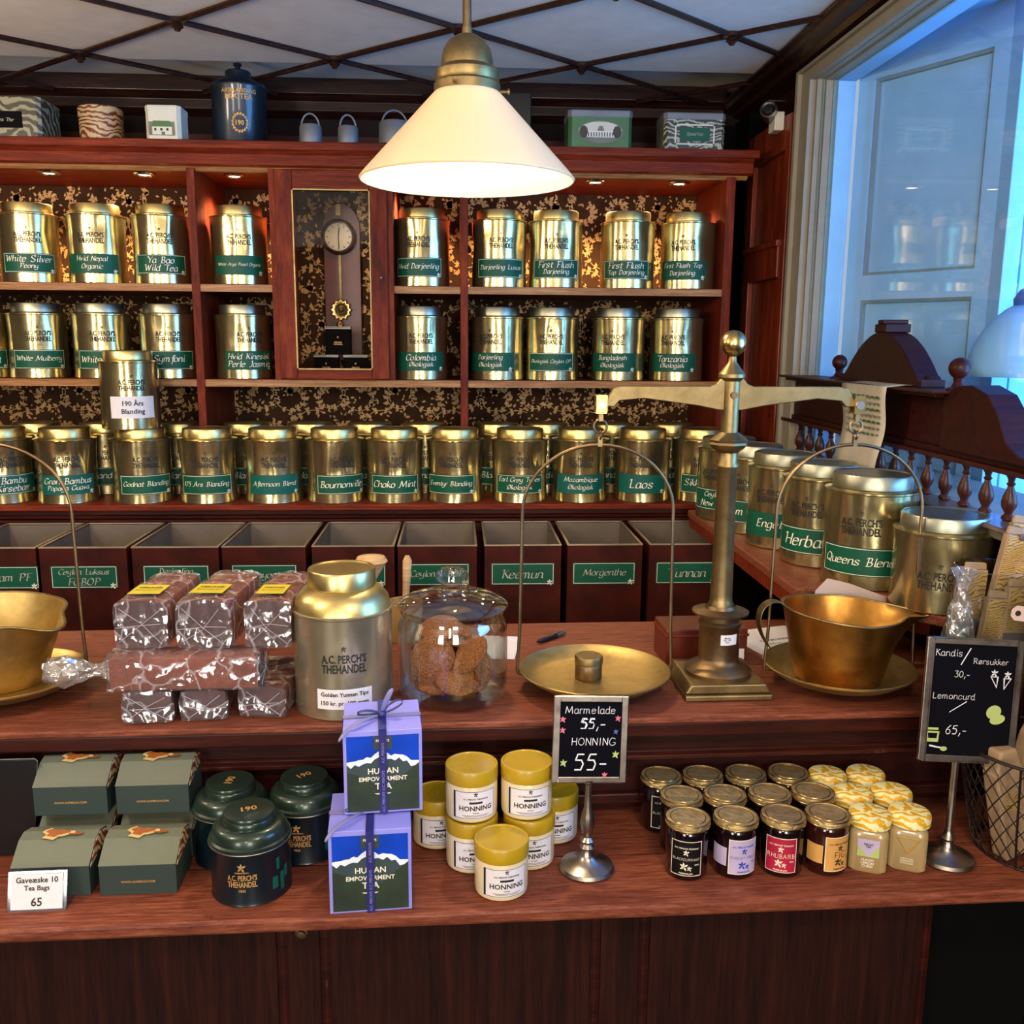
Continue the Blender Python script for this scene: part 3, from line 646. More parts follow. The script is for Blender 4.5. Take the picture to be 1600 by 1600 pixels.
tin(Vector((.948, 1.745, ZC)), .092, .150, .028, 0, [], 'none', 'squat unlabelled gold tin at the near end of the side shelf', 'gold tins on the side shelf', lidmat='tin_lid_grey', dent=.4, print_h=.35, top=.86)
# ------------------------------------------------------------------ open tea bins
binx = [(-84, 56, ['Assam PF']), (59, 198, ['Ceylon Luksus', 'FGBOP']), (204, 342, ['Darjeeling', 'FTGFOP']), (345, 478, ['Panyong']), (486, 617, ['Bai Lin']), (620, 746, ['Ceylon 1. BOP']), (756, 878, ['Keemun']), (886, 1005, ['Morgenthe']), (1014, 1148, ['Yunnan'])]
bl = ['leftmost', 'second from the left', 'third from the left', 'fourth from the left', 'fifth from the left', 'sixth from the left', 'third from the right', 'second from the right', 'rightmost']
for i, (a, b_, ls) in enumerate(binx):
    yf = 2.548; yb = 2.895; xa = at(a, 856, y=yf).x+.002; xb = at(b_, 856, y=yf).x-.002; W = xb-xa; D = yb-yf; zt = 1.038; z0 = .55
    t = thing('tea_bin', 'dark red open tea bin with green label, %s of the bins' % bl[i], 'bin', ((xa+xb)/2, yf, 0), 0, 'open tea bins under the ledge')
    m = MB(); e = .005
    m.box((-W/2, 0, z0), (W/2, e, zt), 'bin_paint').box((-W/2, e, z0), (-W/2+e, D, zt), 'bin_paint').box((W/2-e, e, z0), (W/2, D, zt), 'bin_paint').box((-W/2, D-e, z0), (W/2, D, zt), 'bin_paint').box((-W/2, 0, z0-.01), (W/2, D, z0), 'bin_paint')
    m.build('body', t)
    m = MB(); m.box((-W/2+e, e, z0), (-W/2+e+.001, D-e, zt-.002), 'bin_inner').box((W/2-e-.001, e, z0), (W/2-e, D-e, zt-.002), 'bin_inner').box((-W/2+e, D-e-.001, z0), (W/2-e, D-e, zt-.002), 'bin_inner')
    m.build('lining', t)
    m = MB(); k = .0035
    m.box((-W/2-.001, -.001, zt), (W/2+.001, .005, zt+k), 'bin_rim').box((-W/2-.001, .005, zt), (-W/2+.005, D, zt+k), 'bin_rim').box((W/2-.005, .005, zt), (W/2+.001, D, zt+k), 'bin_rim').box((-W/2, D-.005, zt), (W/2, D, zt+k), 'bin_rim')
    m.build('rim', t)
    MB().lathe([(0, .05), (W*.2, .04), (W*.38, .015), (W*.46, 0)], 'ink_soft', (0, D/2, zt-.16 if i == 1 else zt-.22), 16, None, lambda rr, z, a: rr*1.0).build('loose_tea', t, kind='stuff')
    LW = .176; LH = .062; lz = .958; lxo = [.03, 0, 0, 0, .0, .0, .0, -.002, -.012][i]
    m = MB(); m.box((lxo-LW/2, -.0015, lz-LH/2), (lxo+LW/2, 0, lz+LH/2), 'label_green'); rect_frame(m, 'label_cream', LW-.004, LH-.004, .0014, lxo, lz, off=.0018); leafmark(m, 'label_cream', .010, lxo+LW/2-.012, lz-LH/2+.006, off=.0020)
    lb = m.build('label', t)
    m = MB(); lines(m, ls, 'call', 'label_cream', LW*.84, LH*.82 if len(ls) > 1 else LH*.50, cy=lz, cx=lxo, off=.0022); m.build('lettering', lb)
# ================================================================== lamps
def pendant(loc, label):
    t = thing('pendant_lamp', label, 'lamp', loc)
    R = .207
    MB().lathe([(R, 0), (R+.002, .003), (R-.004, .010), (.052, .173), (.048, .178)], 'opal_glass', (0, 0, 0), 64).build('shade', t, solid=.003)
    MB().lathe([(.060, .158), (.064, .163), (.064, .178), (.060, .182), (.062, .186), (.062, .200), (.056, .207), (.050, .210), (.050, .222), (.046, .240), (.036, .256), (.020, .266), (.010, .268), (.010, .28)], 'brass', (0, 0, 0), 32).build('gallery', t)
    for a in (0.05, 2.2, 4.3):
        M = Matrix.Rotation(a, 4, 'Z') @ Matrix.Translation((.058, 0, .168)) @ Matrix.Rotation(PI/2, 4, 'Y')
        MB().cyl((0, 0, 0), .003, .022, 'brass', 8, M).cyl((0, 0, .02), .006, .004, 'brass', 10, M).build('thumb_screw', t)
    MB().tube([(0, 0, .27), (0, 0, CE-loc[2])], .0085, 'brass_dark', 12).build('rod', t)
    MB().ball((0, 0, .145), .020, 'bulb_lit', 14).build('bulb', t)
    l = light('lamp_glow', 'POINT', (0, 0, .110), 24, (1, .78, .50), .012); l.parent = t
    return t
pendant((.021, 1.93, 1.906), 'cone-shaped opal glass pendant lamp with brass gallery hanging above the counter')
for (lx, ly) in ((-1.2, .9), (.45, .35), (-1.7, 1.9), (-.3, -1.2)):     # the shop's other ceiling lamps, outside the frame: light only
    light('shop_lamp', 'POINT', (lx, ly, 2.0), 34, (1, .82, .62), .12)
dl = ['leftmost of the row, over the white-labelled teas', 'second from the left, over the shelf', 'third from the left, over the narrow bay', 'fourth, lit, just right of the pendant lamp', 'fifth, lit, at the right end']
for i, (px, py) in enumerate(((60, 262), (208, 262), (352, 263), (940, 272), (1080, 272), (650, 272), (790, 272), (-120, 262), (515, 262))):
    q = at(px, py, z=2.086); q.y = max(q.y, 3.0); q = CAM+(q-CAM)*K; q.y += .10
    l = light('shelf_spot', 'SPOT', (q.x, q.y, q.z-.014), 26 if i != 8 else 3, (1, .72, .40), .02, spot=130, blend=.8)
    if i < 5:
        t = thing('recessed_spotlight', 'small round chrome downlight under the cornice, '+dl[i], 'spotlight', (q.x, q.y-.08, q.z+.002), 0, 'downlights under the cornice')
        MB().lathe([(.034, 0), (.036, -.003), (.033, -.007), (.025, -.009), (.022, -.004)], 'chrome', n=24).build('ring', t)
        MB().lathe([(.022, -.0045), (.012, -.007), (0, -.008)], 'spot_lit', n=20).build('lens', t)
_thing0 = thing
def thing(*a, **k): return setback(_thing0(*a, **k))
# ================================================================== clock and boxes in the glazed case
YB = BP-.004
t = thing('pendulum_clock', 'brass pendulum clock on an arched mahogany board inside the glazed case', 'clock', (-.385, YB, 1.60))
arch = [(-.060, -.07), (.062, -.07), (.062, .36)]+[(.062*math.cos(a), .36+.085*math.sin(a)**1.0) for a in [PI*k/12 for k in range(1, 12)]]+[(-.060, .36)]
MB().prism(arch, -.018, 0, 'clock_wood').build('back_board', t, bevel=.002)
Mx = Matrix.Translation((-.008, -.018, .335)) @ Matrix.Rotation(PI/2, 4, 'X')
MB().lathe([(0, 0), (.050, 0), (.056, .006), (.058, .014), (.052, .020), (.046, .022), (.044, .018)], 'silver', n=36, M=Mx).build('bezel', t)
d = MB().lathe([(0, .017), (.044, .017), (.045, .012)], 'dial', n=32, M=Mx).build('dial', t)
m = MB(); m.box((-.0015, -.040, 0), (.0015, -.038, .030), 'ink', Matrix.Translation((-.008, 0, .335)) @ Matrix.Rotation(.12, 4, 'Y')); m.box((-.0015, -.0405, -.034), (.0015, -.039, 0), 'ink', Matrix.Translation((-.008, 0, .335)) @ Matrix.Rotation(-.06, 4, 'Y')); m.build('hands', d)
m = MB()
for k in range(12):
    a = k*PI/6; m.box((-.001, -.0372, .034), (.001, -.0362, .041), 'ink', Matrix.Translation((-.008, 0, .335)) @ Matrix.Rotation(a, 4, 'Y'))
m.build('hour_marks', d)
MB().box((-.016, -.026, .405), (.0, -.018, .440), 'brass').build('hanger', t)
MB().box((-.010, -.028, .10), (-.002, -.024, .29), 'brass').build('pendulum_rod', t)
Mx = Matrix.Translation((-.006, -.024, .098)) @ Matrix.Rotation(PI/2, 4, 'X')
MB().lathe([(.014, .006), (.020, .010), (.030, .010), (.034, .005), (.034, 0), (.014, 0)], 'brass_polished', n=48, M=Mx, fn=lambda r, z, a: r+(.0035*math.cos(12*a) if r > .028 else 0)).ball((-.006, -.03, .098), .010, 'brass').build('pendulum_bob', t)
MB().lathe([(.004, .002), (.008, .006), (.012, .004), (.012, 0), (.004, 0)], 'brass_polished', n=16, M=Matrix.Translation((-.010, -.026, .050)) @ Matrix.Rotation(PI/2, 4, 'X')).build('bob_tail', t)
for i, (x, z, lab) in enumerate(((-.425, ZB, 'small black tea carton at the lower left in the clock case'), (-.330, ZB, 'small black tea carton at the lower right in the clock case'), (-.385, ZB+.074, 'small black tea carton on top of the other two in the clock case'))):
    t = thing('tea_carton', lab, 'box', (x, 3.14, z if i == 2 else z), 0, 'small black cartons in the clock case')
    h = .072 if i < 2 else .088; W = .075 if i < 2 else .078
    if i == 2: W = .078
    MB().box((-W/2, -.025, 0), (W/2, .025, h-.006), 'black').build('body', t)
    b = MB().box((-W/2-.002, -.027, h-.007), (W/2+.002, .027, h), 'white_tin').box((-W/2-.002, -.0272, h-.004), (W/2+.002, -.0268, h-.002), 'black'); b.build('lid', t)
    m = MB(); lines(m, ['PERCHS', 'THEHANDEL'], 'bold', 'gold_ink', .030, .012, cy=h*.40, off=.0255); leafmark(m, 'gold_ink', .004, 0, h*.62, off=.0255); m.build('lettering', t)
# ================================================================== things on top of the cornice
ZT = 2.1645
def caddy(name, label, cat, x0, x1, h, y0, dep, body, lidm, group='old tins and cans on the cornice'):
    t = thing(name, label, cat, ((x0+x1)/2, y0, ZT), 0, group); W = x1-x0; c = .010
    poly = [(-W/2+c, 0), (W/2-c, 0), (W/2, c), (W/2, dep-c), (W/2-c, dep), (-W/2+c, dep), (-W/2, dep-c), (-W/2, c)]
    MB().prism(poly, 0, h*.84, body, 'z').build('body', t, bevel=.002)
    poly2 = [(u*1.02, (v-dep/2)*1.02+dep/2) for u, v in poly]
    MB().prism(poly2, h*.80, h, lidm, 'z').build('lid', t, bevel=.004)
    return t, W
t, W = caddy('floral_tin_box', 'long grey floral tin box with dark label, leftmost on the cornice', 'tin', -1.40, -1.19, .112, 2.92, .15, 'floral_tin', 'floral_tin')
m = MB().box((-.10, -.002, .025), (.055, .0, .070), 'black'); lb = m.build('label', t); m = MB(); lines(m, ['Perches The'], 'call', 'label_cream', .075, .016, cy=.047, cx=-.005, off=.0026); m.build('lettering', lb)
q = at(160, 215, y=3.05)
t = thing('round_floral_tin', 'round cream and rust floral tin on the cornice', 'tin', (q.x, 3.05, ZT), 0, 'old tins and cans on the cornice')
MB().lathe([(0, 0), (.062, 0), (.062, .085)], 'floral_red', n=40).build('body', t); MB().lathe([(.064, .080), (.064, .106), (.060, .110), (0, .112)], 'floral_red', n=40).build('lid', t)
q0 = at(228, 217, y=2.92); q1 = at(283, 217, y=2.92)
t, W = caddy('house_tin', 'small white square tin with a picture of a house on the cornice', 'tin', q0.x, q1.x, .096, 2.92, .09, 'white_tin', 'white_tin')
m = MB(); m.flat([(-.040, .012), (.034, .012), (.034, .05), (-.040, .05)], 'photo_grey', -.001); m.flat([(-.030, .014), (.026, .014), (.026, .036), (-.030, .036)], 'white_tin', -.0016)
m.flat([(-.034, .036), (.030, .036), (.020, .052), (-.026, .052)], 'tin_green', -.0018); m.flat([(-.004, .014), (.006, .014), (.006, .022), (-.004, .022)], 'tin_green', -.002)
for k in range(3): m.flat([(-.024+k*.017, .025), (-.018+k*.017, .025), (-.018+k*.017, .032), (-.024+k*.017, .032)], 'ink', -.002)
m.build('picture', t)
q = at(376, 219, y=3.06)
t = thing('domed_tin', 'tall dark blue domed tin with faded gold lettering on the cornice', 'tin', (q.x, 3.06, ZT), yawto(q), 'old tins and cans on the cornice')
b = MB().lathe([(0, 0), (.078, 0), (.080, .003), (.080, .160), (.084, .170), (.084, .176)], 'navy_tin', n=40).build('body', t)
MB().lathe([(.084, .172), (.078, .186), (.060, .196), (.040, .200), (.038, .204), (.038, .222), (.034, .226), (.012, .228), (.010, .232), (.006, .236), (.012, .242), (.012, .248), (0, .252)], 'navy_tin', n=36).build('lid', t)
m = MB(); lines(m, ['ÅRSBLANDING', "MIX TEA"], 'bold', 'gold_ink', .105, .036, cy=.148, bend=(.0808, 0, 0)); lb = m.build('lettering', b)
m = MB()
for k in range(16): a = k*2*PI/16; m.text(([(.022*math.cos(a), .065+.026*math.sin(a)), (.025*math.cos(a+.3), .065+.030*math.sin(a+.3)), (.018*math.cos(a+.5), .065+.02*math.sin(a+.5))], [(0, 1, 2)]), 'gold_ink', None, (.0808, 0, 0))
lines(m, ['190'], 'bold', 'gold_ink', .03, .016, cy=.065, bend=(.0808, 0, 0)); m.build('emblem', b)
for i, (x0, x1, h, lab) in enumerate(((468, 503, .048, 'small grey metal can with hoop handle, leftmost of three on the cornice'), (528, 560, .046, 'small grey metal can with hoop handle, middle of three on the cornice'), (592, 642, .062, 'larger grey metal can with hoop handle, beside the pendant lamp'))):
    q0 = at(x0, 221, y=2.935); q1 = at(x1, 221, y=2.935); r = (q1.x-q0.x)/2; h = h+.006
    t = thing('metal_can', lab, 'can', ((q0.x+q1.x)/2, 2.938, ZT), .3, 'old tins and cans on the cornice')
    MB().lathe([(0, 0), (r, 0), (r*1.02, .003), (r*.98, h*.86), (r*.9, h*.95), (r*.6, h), (0, h)], 'pewter', n=28).build('body', t)
    MB().tube([(r*.8*math.cos(a), 0, h*.85+(.038 if i < 2 else .04)*math.sin(a)) for a in [PI*k/14 for k in range(15)]], .0028, 'pewter', 8).build('handle', t)
t = thing('upright_panel_box', 'plain dark upright box on the cornice behind the pendant lamp', 'box', (.18, 3.14, ZT)); MB().box((-.075, 0, 0), (.057, .12, .205), 'plastic_black').build('body', t, bevel=.003)
q0 = at(888, 230, y=2.92); q1 = at(987, 230, y=2.92)
t, W = caddy('palace_tin', 'green rectangular tin with an oval picture of a palace, on the cornice', 'tin', q0.x, q1.x, .108, 2.92, .12, 'tin_green', 'pewter')
m = MB(); el = [(.068*math.cos(a), .045+.032*math.sin(a)) for a in [2*PI*k/32 for k in range(32)]]; m.flat(el, 'photo_grey', -.0012); m.flat([(.064*math.cos(a), .048+.026*math.sin(a)) for a in [PI*k/16 for k in range(17)]], 'dial', -.0016)
m.flat([(-.040, .030), (.042, .030), (.042, .048), (-.040, .048)], 'white_tin', -.002); m.flat([(-.010, .048), (.012, .048), (.006, .062), (-.004, .062)], 'photo_grey', -.002)
for k in range(10): m.flat([(-.037+k*.008, .032), (-.034+k*.008, .032), (-.034+k*.008, .044), (-.037+k*.008, .044)], 'ink_soft', -.0024)
for sx_ in (-1, 1): m.flat([(sx_*.050+.013*math.cos(a)*1.0, .045+.018*math.sin(a)) for a in [2*PI*k/9 for k in range(9)]], 'ink_soft', -.0022)
m.build('picture', t)
q0 = at(1037, 232, y=2.92); q1 = at(1132, 232, y=2.92)
t, W = caddy('spice_tin', 'black and white floral rectangular tin with green label, right end of the cornice', 'tin', q0.x, q1.x, .106, 2.92, .12, 'floral_dark', 'pewter')
m = MB(); rect_frame(m, 'white_tin', .12, .058, .004, 0, .043, off=.0012); m.box((-.045, -.003, .024), (.045, 0, .062), 'label_green'); lb = m.build('label', t); m = MB(); lines(m, ['SpiceTea'], 'call', 'label_cream', .05, .016, cy=.043, off=.0036); m.build('lettering', lb)
pts = [at(px, py, y=3.52) for px, py in ((-60, 120), (0, 126), (100, 128), (200, 133), (330, 137), (420, 140), (560, 144), (680, 146), (840, 150), (920, 155), (980, 155), (1060, 161), (1100, 162), (1125, 168), (1142, 178))]
tag(MB().tube(pts, .0028, 'cable', 6).build('wall_cable'), 'thin white cable running along the dark wall above the cornice', 'cable')
thing = _thing0
# security camera on the pilaster
t = thing('security_camera', 'small silver security camera mounted on the wood pilaster by the window', 'camera', (1.003, 3.02, 2.275), 0)
MB().box((-.03, -.03, -.035), (0, .03, .02), 'white_tin').build('bracket', t, bevel=.003)
Mx = Matrix.Translation((-.035, 0, .020)) @ Matrix.Rotation(math.radians(80), 4, 'X') @ Matrix.Rotation(-.5, 4, 'Y')
MB().lathe([(0, -.03), (.024, -.03), (.026, -.02), (.026, .035), (.022, .038)], 'silver', n=24, M=Mx).build('housing', t)
MB().lathe([(.022, .036), (.016, .034), (.014, .040), (0, .042)], 'plastic_black', n=20, M=Mx).build('lens', t)
MB().box((-.055, -.04, .046), (.0, .04, .050), 'silver').build('hood', t, bevel=.002)
# ================================================================== spindle screen on the window sill
t = thing('spindle_screen', 'dark carved wooden screen with turned spindles and ball finials before the window', 'screen', (0, 0, 0))
xs = 1.035
Yn, Yf = 1.55, 3.0
MB().box((xs-.055, Yn, ZS), (xs+.02, Yf-.1, ZS+.010), 'sill_board').build('bottom_rail', t, bevel=.002)
MB().box((xs-.028, Yn, 1.362), (xs+.022, Yf, 1.372), 'dark_wood_worn').box((xs-.018, Yn, 1.372), (xs+.015, Yf, 1.385), 'dark_wood').build('middle_rail', t, bevel=.002)
poly = [(Yn+.25, 1.385), (Yf-.06, 1.385), (Yf-.06, 1.44), (2.86, 1.465), (2.80, 1.490), (Yn+.30, 1.490)]
MB().prism(poly, xs-.012, xs+.008, 'dark_wood', 'x').build('frieze', t, bevel=.002)
MB().box((xs-.05, 1.90, 1.490), (xs+.035, 2.80, 1.498), 'dark_wood').box((xs-.065, 1.88, 1.498), (xs+.045, 2.82, 1.504), 'dark_wood_worn').build('top_board', t, bevel=.002)
sc_ = [(1.90, 1.49), (1.86, 1.515), (1.80, 1.520), (1.74, 1.505), (1.70, 1.47), (1.665, 1.42), (1.62, 1.40), (1.55, 1.395), (1.55, 1.385), (1.90, 1.385)]
MB().prism([(a, b) for a, b in sc_], xs-.03, xs+.03, 'dark_wood', 'x').build('scroll_end', t, bevel=.002)
bal = None
for k in range(16):
    y = 2.86-k*.0785
    if bal is None: bal = MB().lathe([(.008, 0), (.012, .003), (.012, .008), (.007, .013), (.008, .017), (.013, .026), (.0145, .036), (.012, .048), (.007, .060), (.0055, .066), (.0085, .070), (.0055, .074), (.0065, .080), (.010, .086), (.010, .091)], 'spindle_wood', n=14).build('spindle', t)
    else: o = bal.copy(); COL.objects.link(o); bal2 = o
    o = bal if k == 0 else bal2
    o.location = (xs, y, ZS+.010)
for (px, py, rr) in ((1310, 597, .020), (1497, 605, .022)):
    q = at(px, py, x=xs); z0 = 1.504
    MB().lathe([(.024, 0), (.024, .004), (.014, .008), (.009, .018), (.011, .026)]+[(max(.0001, rr*math.sin(a)), .026+rr*.92-rr*math.cos(a)) for a in [.45+(PI-.45)*k/10 for k in range(11)]], 'dark_wood_worn', (xs, q.y, z0), 24).build('finial', t)
pts = []
for k in range(21):
    u = -1+k/10; pts.append((2.24-u*.205, 1.512+.115*(1-abs(u)**1.9)))
poly = [(2.46, 1.504), (2.46, 1.522), (2.445, 1.516)]+pts[1:-1]+[(2.035, 1.516), (2.02, 1.522), (2.02, 1.504)]
MB().prism(poly, xs-.02, xs+.035, 'dark_wood', 'x').box((xs-.022, 2.21, 1.625), (xs+.04, 2.27, 1.645), 'dark_wood').box((xs-.022, 2.225, 1.645), (xs+.04, 2.255, 1.655), 'dark_wood').build('pediment', t, bevel=.002)
for yy in (2.045, 2.435): MB().lathe([(.010, 0), (.014, .004), (.014, .03), (.010, .034)], 'dark_wood', n=16, M=Matrix.Translation((xs+.0, yy, 1.516)) @ Matrix.Rotation(PI/2, 4, 'Y')).build('pediment_roll', t)
for (px, py) in ((1528, 720), (1560, 728)): pass
# calendar sheet hanging over the screen
t = thing('calendar_sheet', 'creased paper calendar sheet draped over the front of the spindle screen', 'paper', (0, 0, 0))
vs = []; fs = []; N = 14
for i in range(N+1):
    u = i/N
    zt_ = 1.507 if u < .12 else 1.507-(u-.12)*.235/.88
    xx = xs+.02-u*.75 if u < .12 else xs-.070-.006*math.sin(u*9)
    for j in range(7):
        v = j/6; vs.append((xx+.004*math.sin(v*3+u*2), 2.31-v*.25+u*.03, zt_+.012*v*u))
    if i: 
        for j in range(6): a = (i-1)*7+j; fs.append((a, a+1, a+8, a+7))
sh = MB().add(vs, fs, 'old_paper', True).build('sheet', t, solid=.0006)
m = MB()
for r_ in range(7):
    for c_ in range(8):
        u = .22+r_*.055; v = .12+c_*.10; zt_ = 1.507-(u-.12)*.235/.88; y = 2.31-v*.25+u*.03; x = xs-.0735-.006*math.sin(u*9)
        m.add([(x, y, zt_), (x, y-.016, zt_), (x, y-.016, zt_-.006), (x, y, zt_-.006)], [(0, 1, 2, 3)], 'tin_green' if r_ % 2 == 0 and c_ > 1 else 'photo_grey')
m.build('print', sh)
# ================================================================== the counter
CR_ = math.radians(1.1)
ctr = thing('shop_counter', 'dark mahogany shop counter with panelled front and stepped mouldings', 'counter', (0, 0, 0), CR_)
Y0 = 1.533; YK = 2.105; ZW = .95; ZL = .74; YL = 1.302
MB().box((-2.3, YL+.315, .0), (1.0, YK-.05, ZW-.0125), 'dark_wood').build('carcass', ctr)
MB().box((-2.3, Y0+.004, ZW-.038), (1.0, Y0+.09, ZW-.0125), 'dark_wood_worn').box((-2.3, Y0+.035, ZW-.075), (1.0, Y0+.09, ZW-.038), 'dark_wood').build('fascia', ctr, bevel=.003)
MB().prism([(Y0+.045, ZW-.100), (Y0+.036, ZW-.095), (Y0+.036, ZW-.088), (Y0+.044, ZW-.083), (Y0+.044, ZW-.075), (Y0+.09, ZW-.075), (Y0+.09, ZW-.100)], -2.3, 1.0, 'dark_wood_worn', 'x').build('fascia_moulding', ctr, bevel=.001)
MB().box((-2.3, Y0+.06, ZL+.03), (1.0, Y0+.09, ZW-.100), 'dark_wood').build('riser', ctr)
MB().box((-2.3, Y0+.045, ZL+.025), (1.0, Y0+.06, ZL+.045), 'dark_wood_worn').build('riser_moulding', ctr, bevel=.003)
wt = thing('worktop', 'thick red-brown wooden worktop of the counter, worn along its front edge', 'worktop', (0, 0, 0), CR_)
for k, (a, b) in enumerate(((Y0, 1.72), (1.7206, 1.92), (1.9206, YK))): MB().box((-2.3, a, ZW-.012), (1.046, b, ZW), 'worktop_wood').build('plank', wt, bevel=.003)
lg = thing('display_ledge', 'narrow red-brown wooden ledge along the counter front, below the worktop', 'ledge', (0, 0, 0), CR_)
MB().box((-2.3, YL, ZL-.022), (1.15, 1.452, ZL), 'worktop_wood').build('plank', lg, bevel=.005)
MB().box((-2.3, 1.457, ZL-.024), (1.15, YL+.32, ZL-.002), 'worktop_wood').build('plank', lg, bevel=.002)
# front panels with beads under the ledge
YP = YL+.045
xsb = [-2.0, -1.45, -.252, -.185, .245, .325, .80]
for i in range(len(xsb)-1):
    MB().box((xsb[i]+.008, YP, .0), (xsb[i+1]-.008, YP+.02, ZL-.024), 'panel_wood').build('panel', ctr, bevel=.002)
for x in xsb: MB().cyl((x, YP+.012, 0), .0085, ZL-.024, 'dark_wood_worn', 12).box((x-.008, YP+.004, 0), (x+.008, YP+.02, ZL-.024), 'dark_wood').build('bead', ctr)
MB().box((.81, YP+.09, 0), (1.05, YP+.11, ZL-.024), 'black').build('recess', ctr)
MB().lathe([(0, .010), (.006, .009), (.006, .004), (.010, .003), (.010, 0)], 'brass_dark', n=16, M=Matrix.Translation((-.22, YP, ZL-.052)) @ Matrix.Rotation(PI/2, 4, 'X')).build('key_knob', ctr)
# ================================================================== balance scales
def make_scale(base, label):
    t = thing('balance_scale', label, 'scale', base, math.radians(.8))
    MB().box((-.082, -.082, 0), (.082, .082, .012), 'brass').prism([(-.082, .012), (.082, .012), (.070, .030), (-.070, .030)], -.075, .075, 'brass').build('base_plate', t, bevel=.003)
    MB().lathe([(.062, .030), (.063, .036), (.055, .044), (.044, .050), (.039, .056), (.038, .062), (.038, .122), (.041, .126), (.041, .130), (.037, .134), (.037, .142), (.052, .146), (.053, .150), (.030, .156), (.027, .162)], 'brass_dark', n=40).build('pedestal', t)
    MB().lathe([(.024, .150), (.026, .160), (.021, .170), (.0205, .18), (.0175, .42), (.0205, .424), (.0205, .428), (.0175, .432), (.0175, .452)], 'brass', n=32).build('column', t)
    MB().lathe([(.018, .450), (.026, .456), (.034, .462), (.036, .466), (.034, .470), (.036, .474), (.028, .480), (.020, .486), (.018, .488)], 'brass', n=8, smooth=False).lathe([(.0155, .486), (.0155, .580), (.019, .583), (.024, .587), (.024, .593), (.020, .598), (.014, .606), (.008, .614), (.007, .624), (.010, .628)], 'brass', n=32).build('capital', t)
    MB().ball((0, 0, .648), .0235, 'brass_polished', 24).build('ball_finial', t)
    up = [(-.236, .535), (-.222, .558), (-.215, .568), (-.20, .571), (-.04, .571), (-.028, .576), (-.018, .588), (.018, .588), (.028, .576), (.04, .571), (.20, .571), (.215, .568), (.222, .558), (.236, .535)]
    dn = [(.215, .534), (.205, .545), (.16, .549), (.06, .536), (.02, .528), (-.02, .528), (-.06, .536), (-.16, .549), (-.205, .545), (-.215, .534)]
    MB().prism(up+dn, -.006, .006, 'brass').build('beam', t, bevel=.0015)
    MB().cyl((0, 0, 0), .006, .05, 'brass_dark', 12, Matrix.Translation((0, .025, .556)) @ Matrix.Rotation(PI/2, 4, 'X')).build('pivot_pin', t)
    for s in (-1, 1):
        x = s*.238
        m = MB().box((x-.010, -.012, .522), (x+.010, -.006, .555), 'brass_polished').box((x-.010, .006, .522), (x+.010, .012, .555), 'brass_polished').cyl((x, -.014, .552), .008, .028, 'silver', 14, Matrix.Translation((x, .014, .552)) @ Matrix.Rotation(PI/2, 4, 'X') @ Matrix.Translation((-x, 0, -.552)))
        m.box((x-.004, -.006, .508), (x+.004, .006, .535), 'brass')
        m.build('shackle', t)
        MB().tube([(x+.012*math.cos(a), 0, .498+.012*math.sin(a)) for a in [2*PI*k/20 for k in range(20)]], .0022, 'brass_dark', 8, True).build('ring', t)
        MB().tube([(x, .009*math.cos(a), .482+.007*math.sin(a)) for a in [2*PI*k/16 for k in range(16)]], .002, 'brass_dark', 8, True).box((x-.004, -.004, .462), (x+.004, .004, .478), 'brass').build('hook', t)
        R = .141; pts = [(x-R-.004, 0, .032), (x-R-.006, 0, .040), (x-R-.002, 0, .12), (x-R+.001, 0, .33)]
        pts += [(x-(R-.001)*math.cos(a), 0, .34+.125*math.sin(a)) for a in [PI*k/24 for k in range(25)]]
        pts += [(x+R-.001, 0, .33), (x+R+.002, 0, .12), (x+R+.006, 0, .040), (x+R+.004, 0, .032)]
        MB().tube(pts, .0032, 'brass_dark', 8).build('bow', t)
        p = MB().lathe([(0, .022), (.100, .022), (.112, .024), (.138, .038), (.1405, .041), (.1425, .040), (.142, .037), (.115, .019), (.10, .016), (0, .016)], 'brass_pan', (x, 0, 0), 56).build('pan', t)
        for q in (-1, 1): MB().tube([(x+q*(R+.004), 0, .032), (x+q*(R-.012), 0, .031), (x+q*(R-.02), 0, .026)], .003, 'brass_dark', 6).build('pan_hook', t)
    return t
SB = Vector((.496, 1.69, ZW))
scale1 = make_scale(SB, 'tall brass balance scale with column, beam and two hanging pans on the worktop')
m = MB(); M = Matrix.Rotation(.25, 4, 'Z')
patch(m, 'paper', .034, .020, 0, .103, (.0386, 0, .22)); st = m.build('price_sticker', scale1)
m = MB(); lines(m, ['Marke', 'Nr. 190', 'Pris'], 'bold', 'ink_soft', .020, .012, cy=.103, cx=-.004, bend=(.0389, 0, .22)); m.build('lettering', st)
sc2 = copy_tree(scale1); sc2.location = (-1.072, 1.70, ZW); sc2['label'] = 'second brass balance scale, only its pan bow visible at the left end of the worktop'
# brass weight
t = thing('brass_weight', 'cylindrical brass weight with a lid standing in the empty scale pan', 'weight', (SB.x-.238-.012, SB.y-.006, ZW+.022))
MB().lathe([(0, 0), (.024, 0), (.0255, .002), (.0255, .028), (.024, .030)], 'brass_dark', n=32).build('body', t)
MB().lathe([(.0245, .029), (.027, .031), (.027, .042), (.025, .045), (.018, .045), (.017, .044), (0, .044)], 'brass', n=32).build('lid', t)
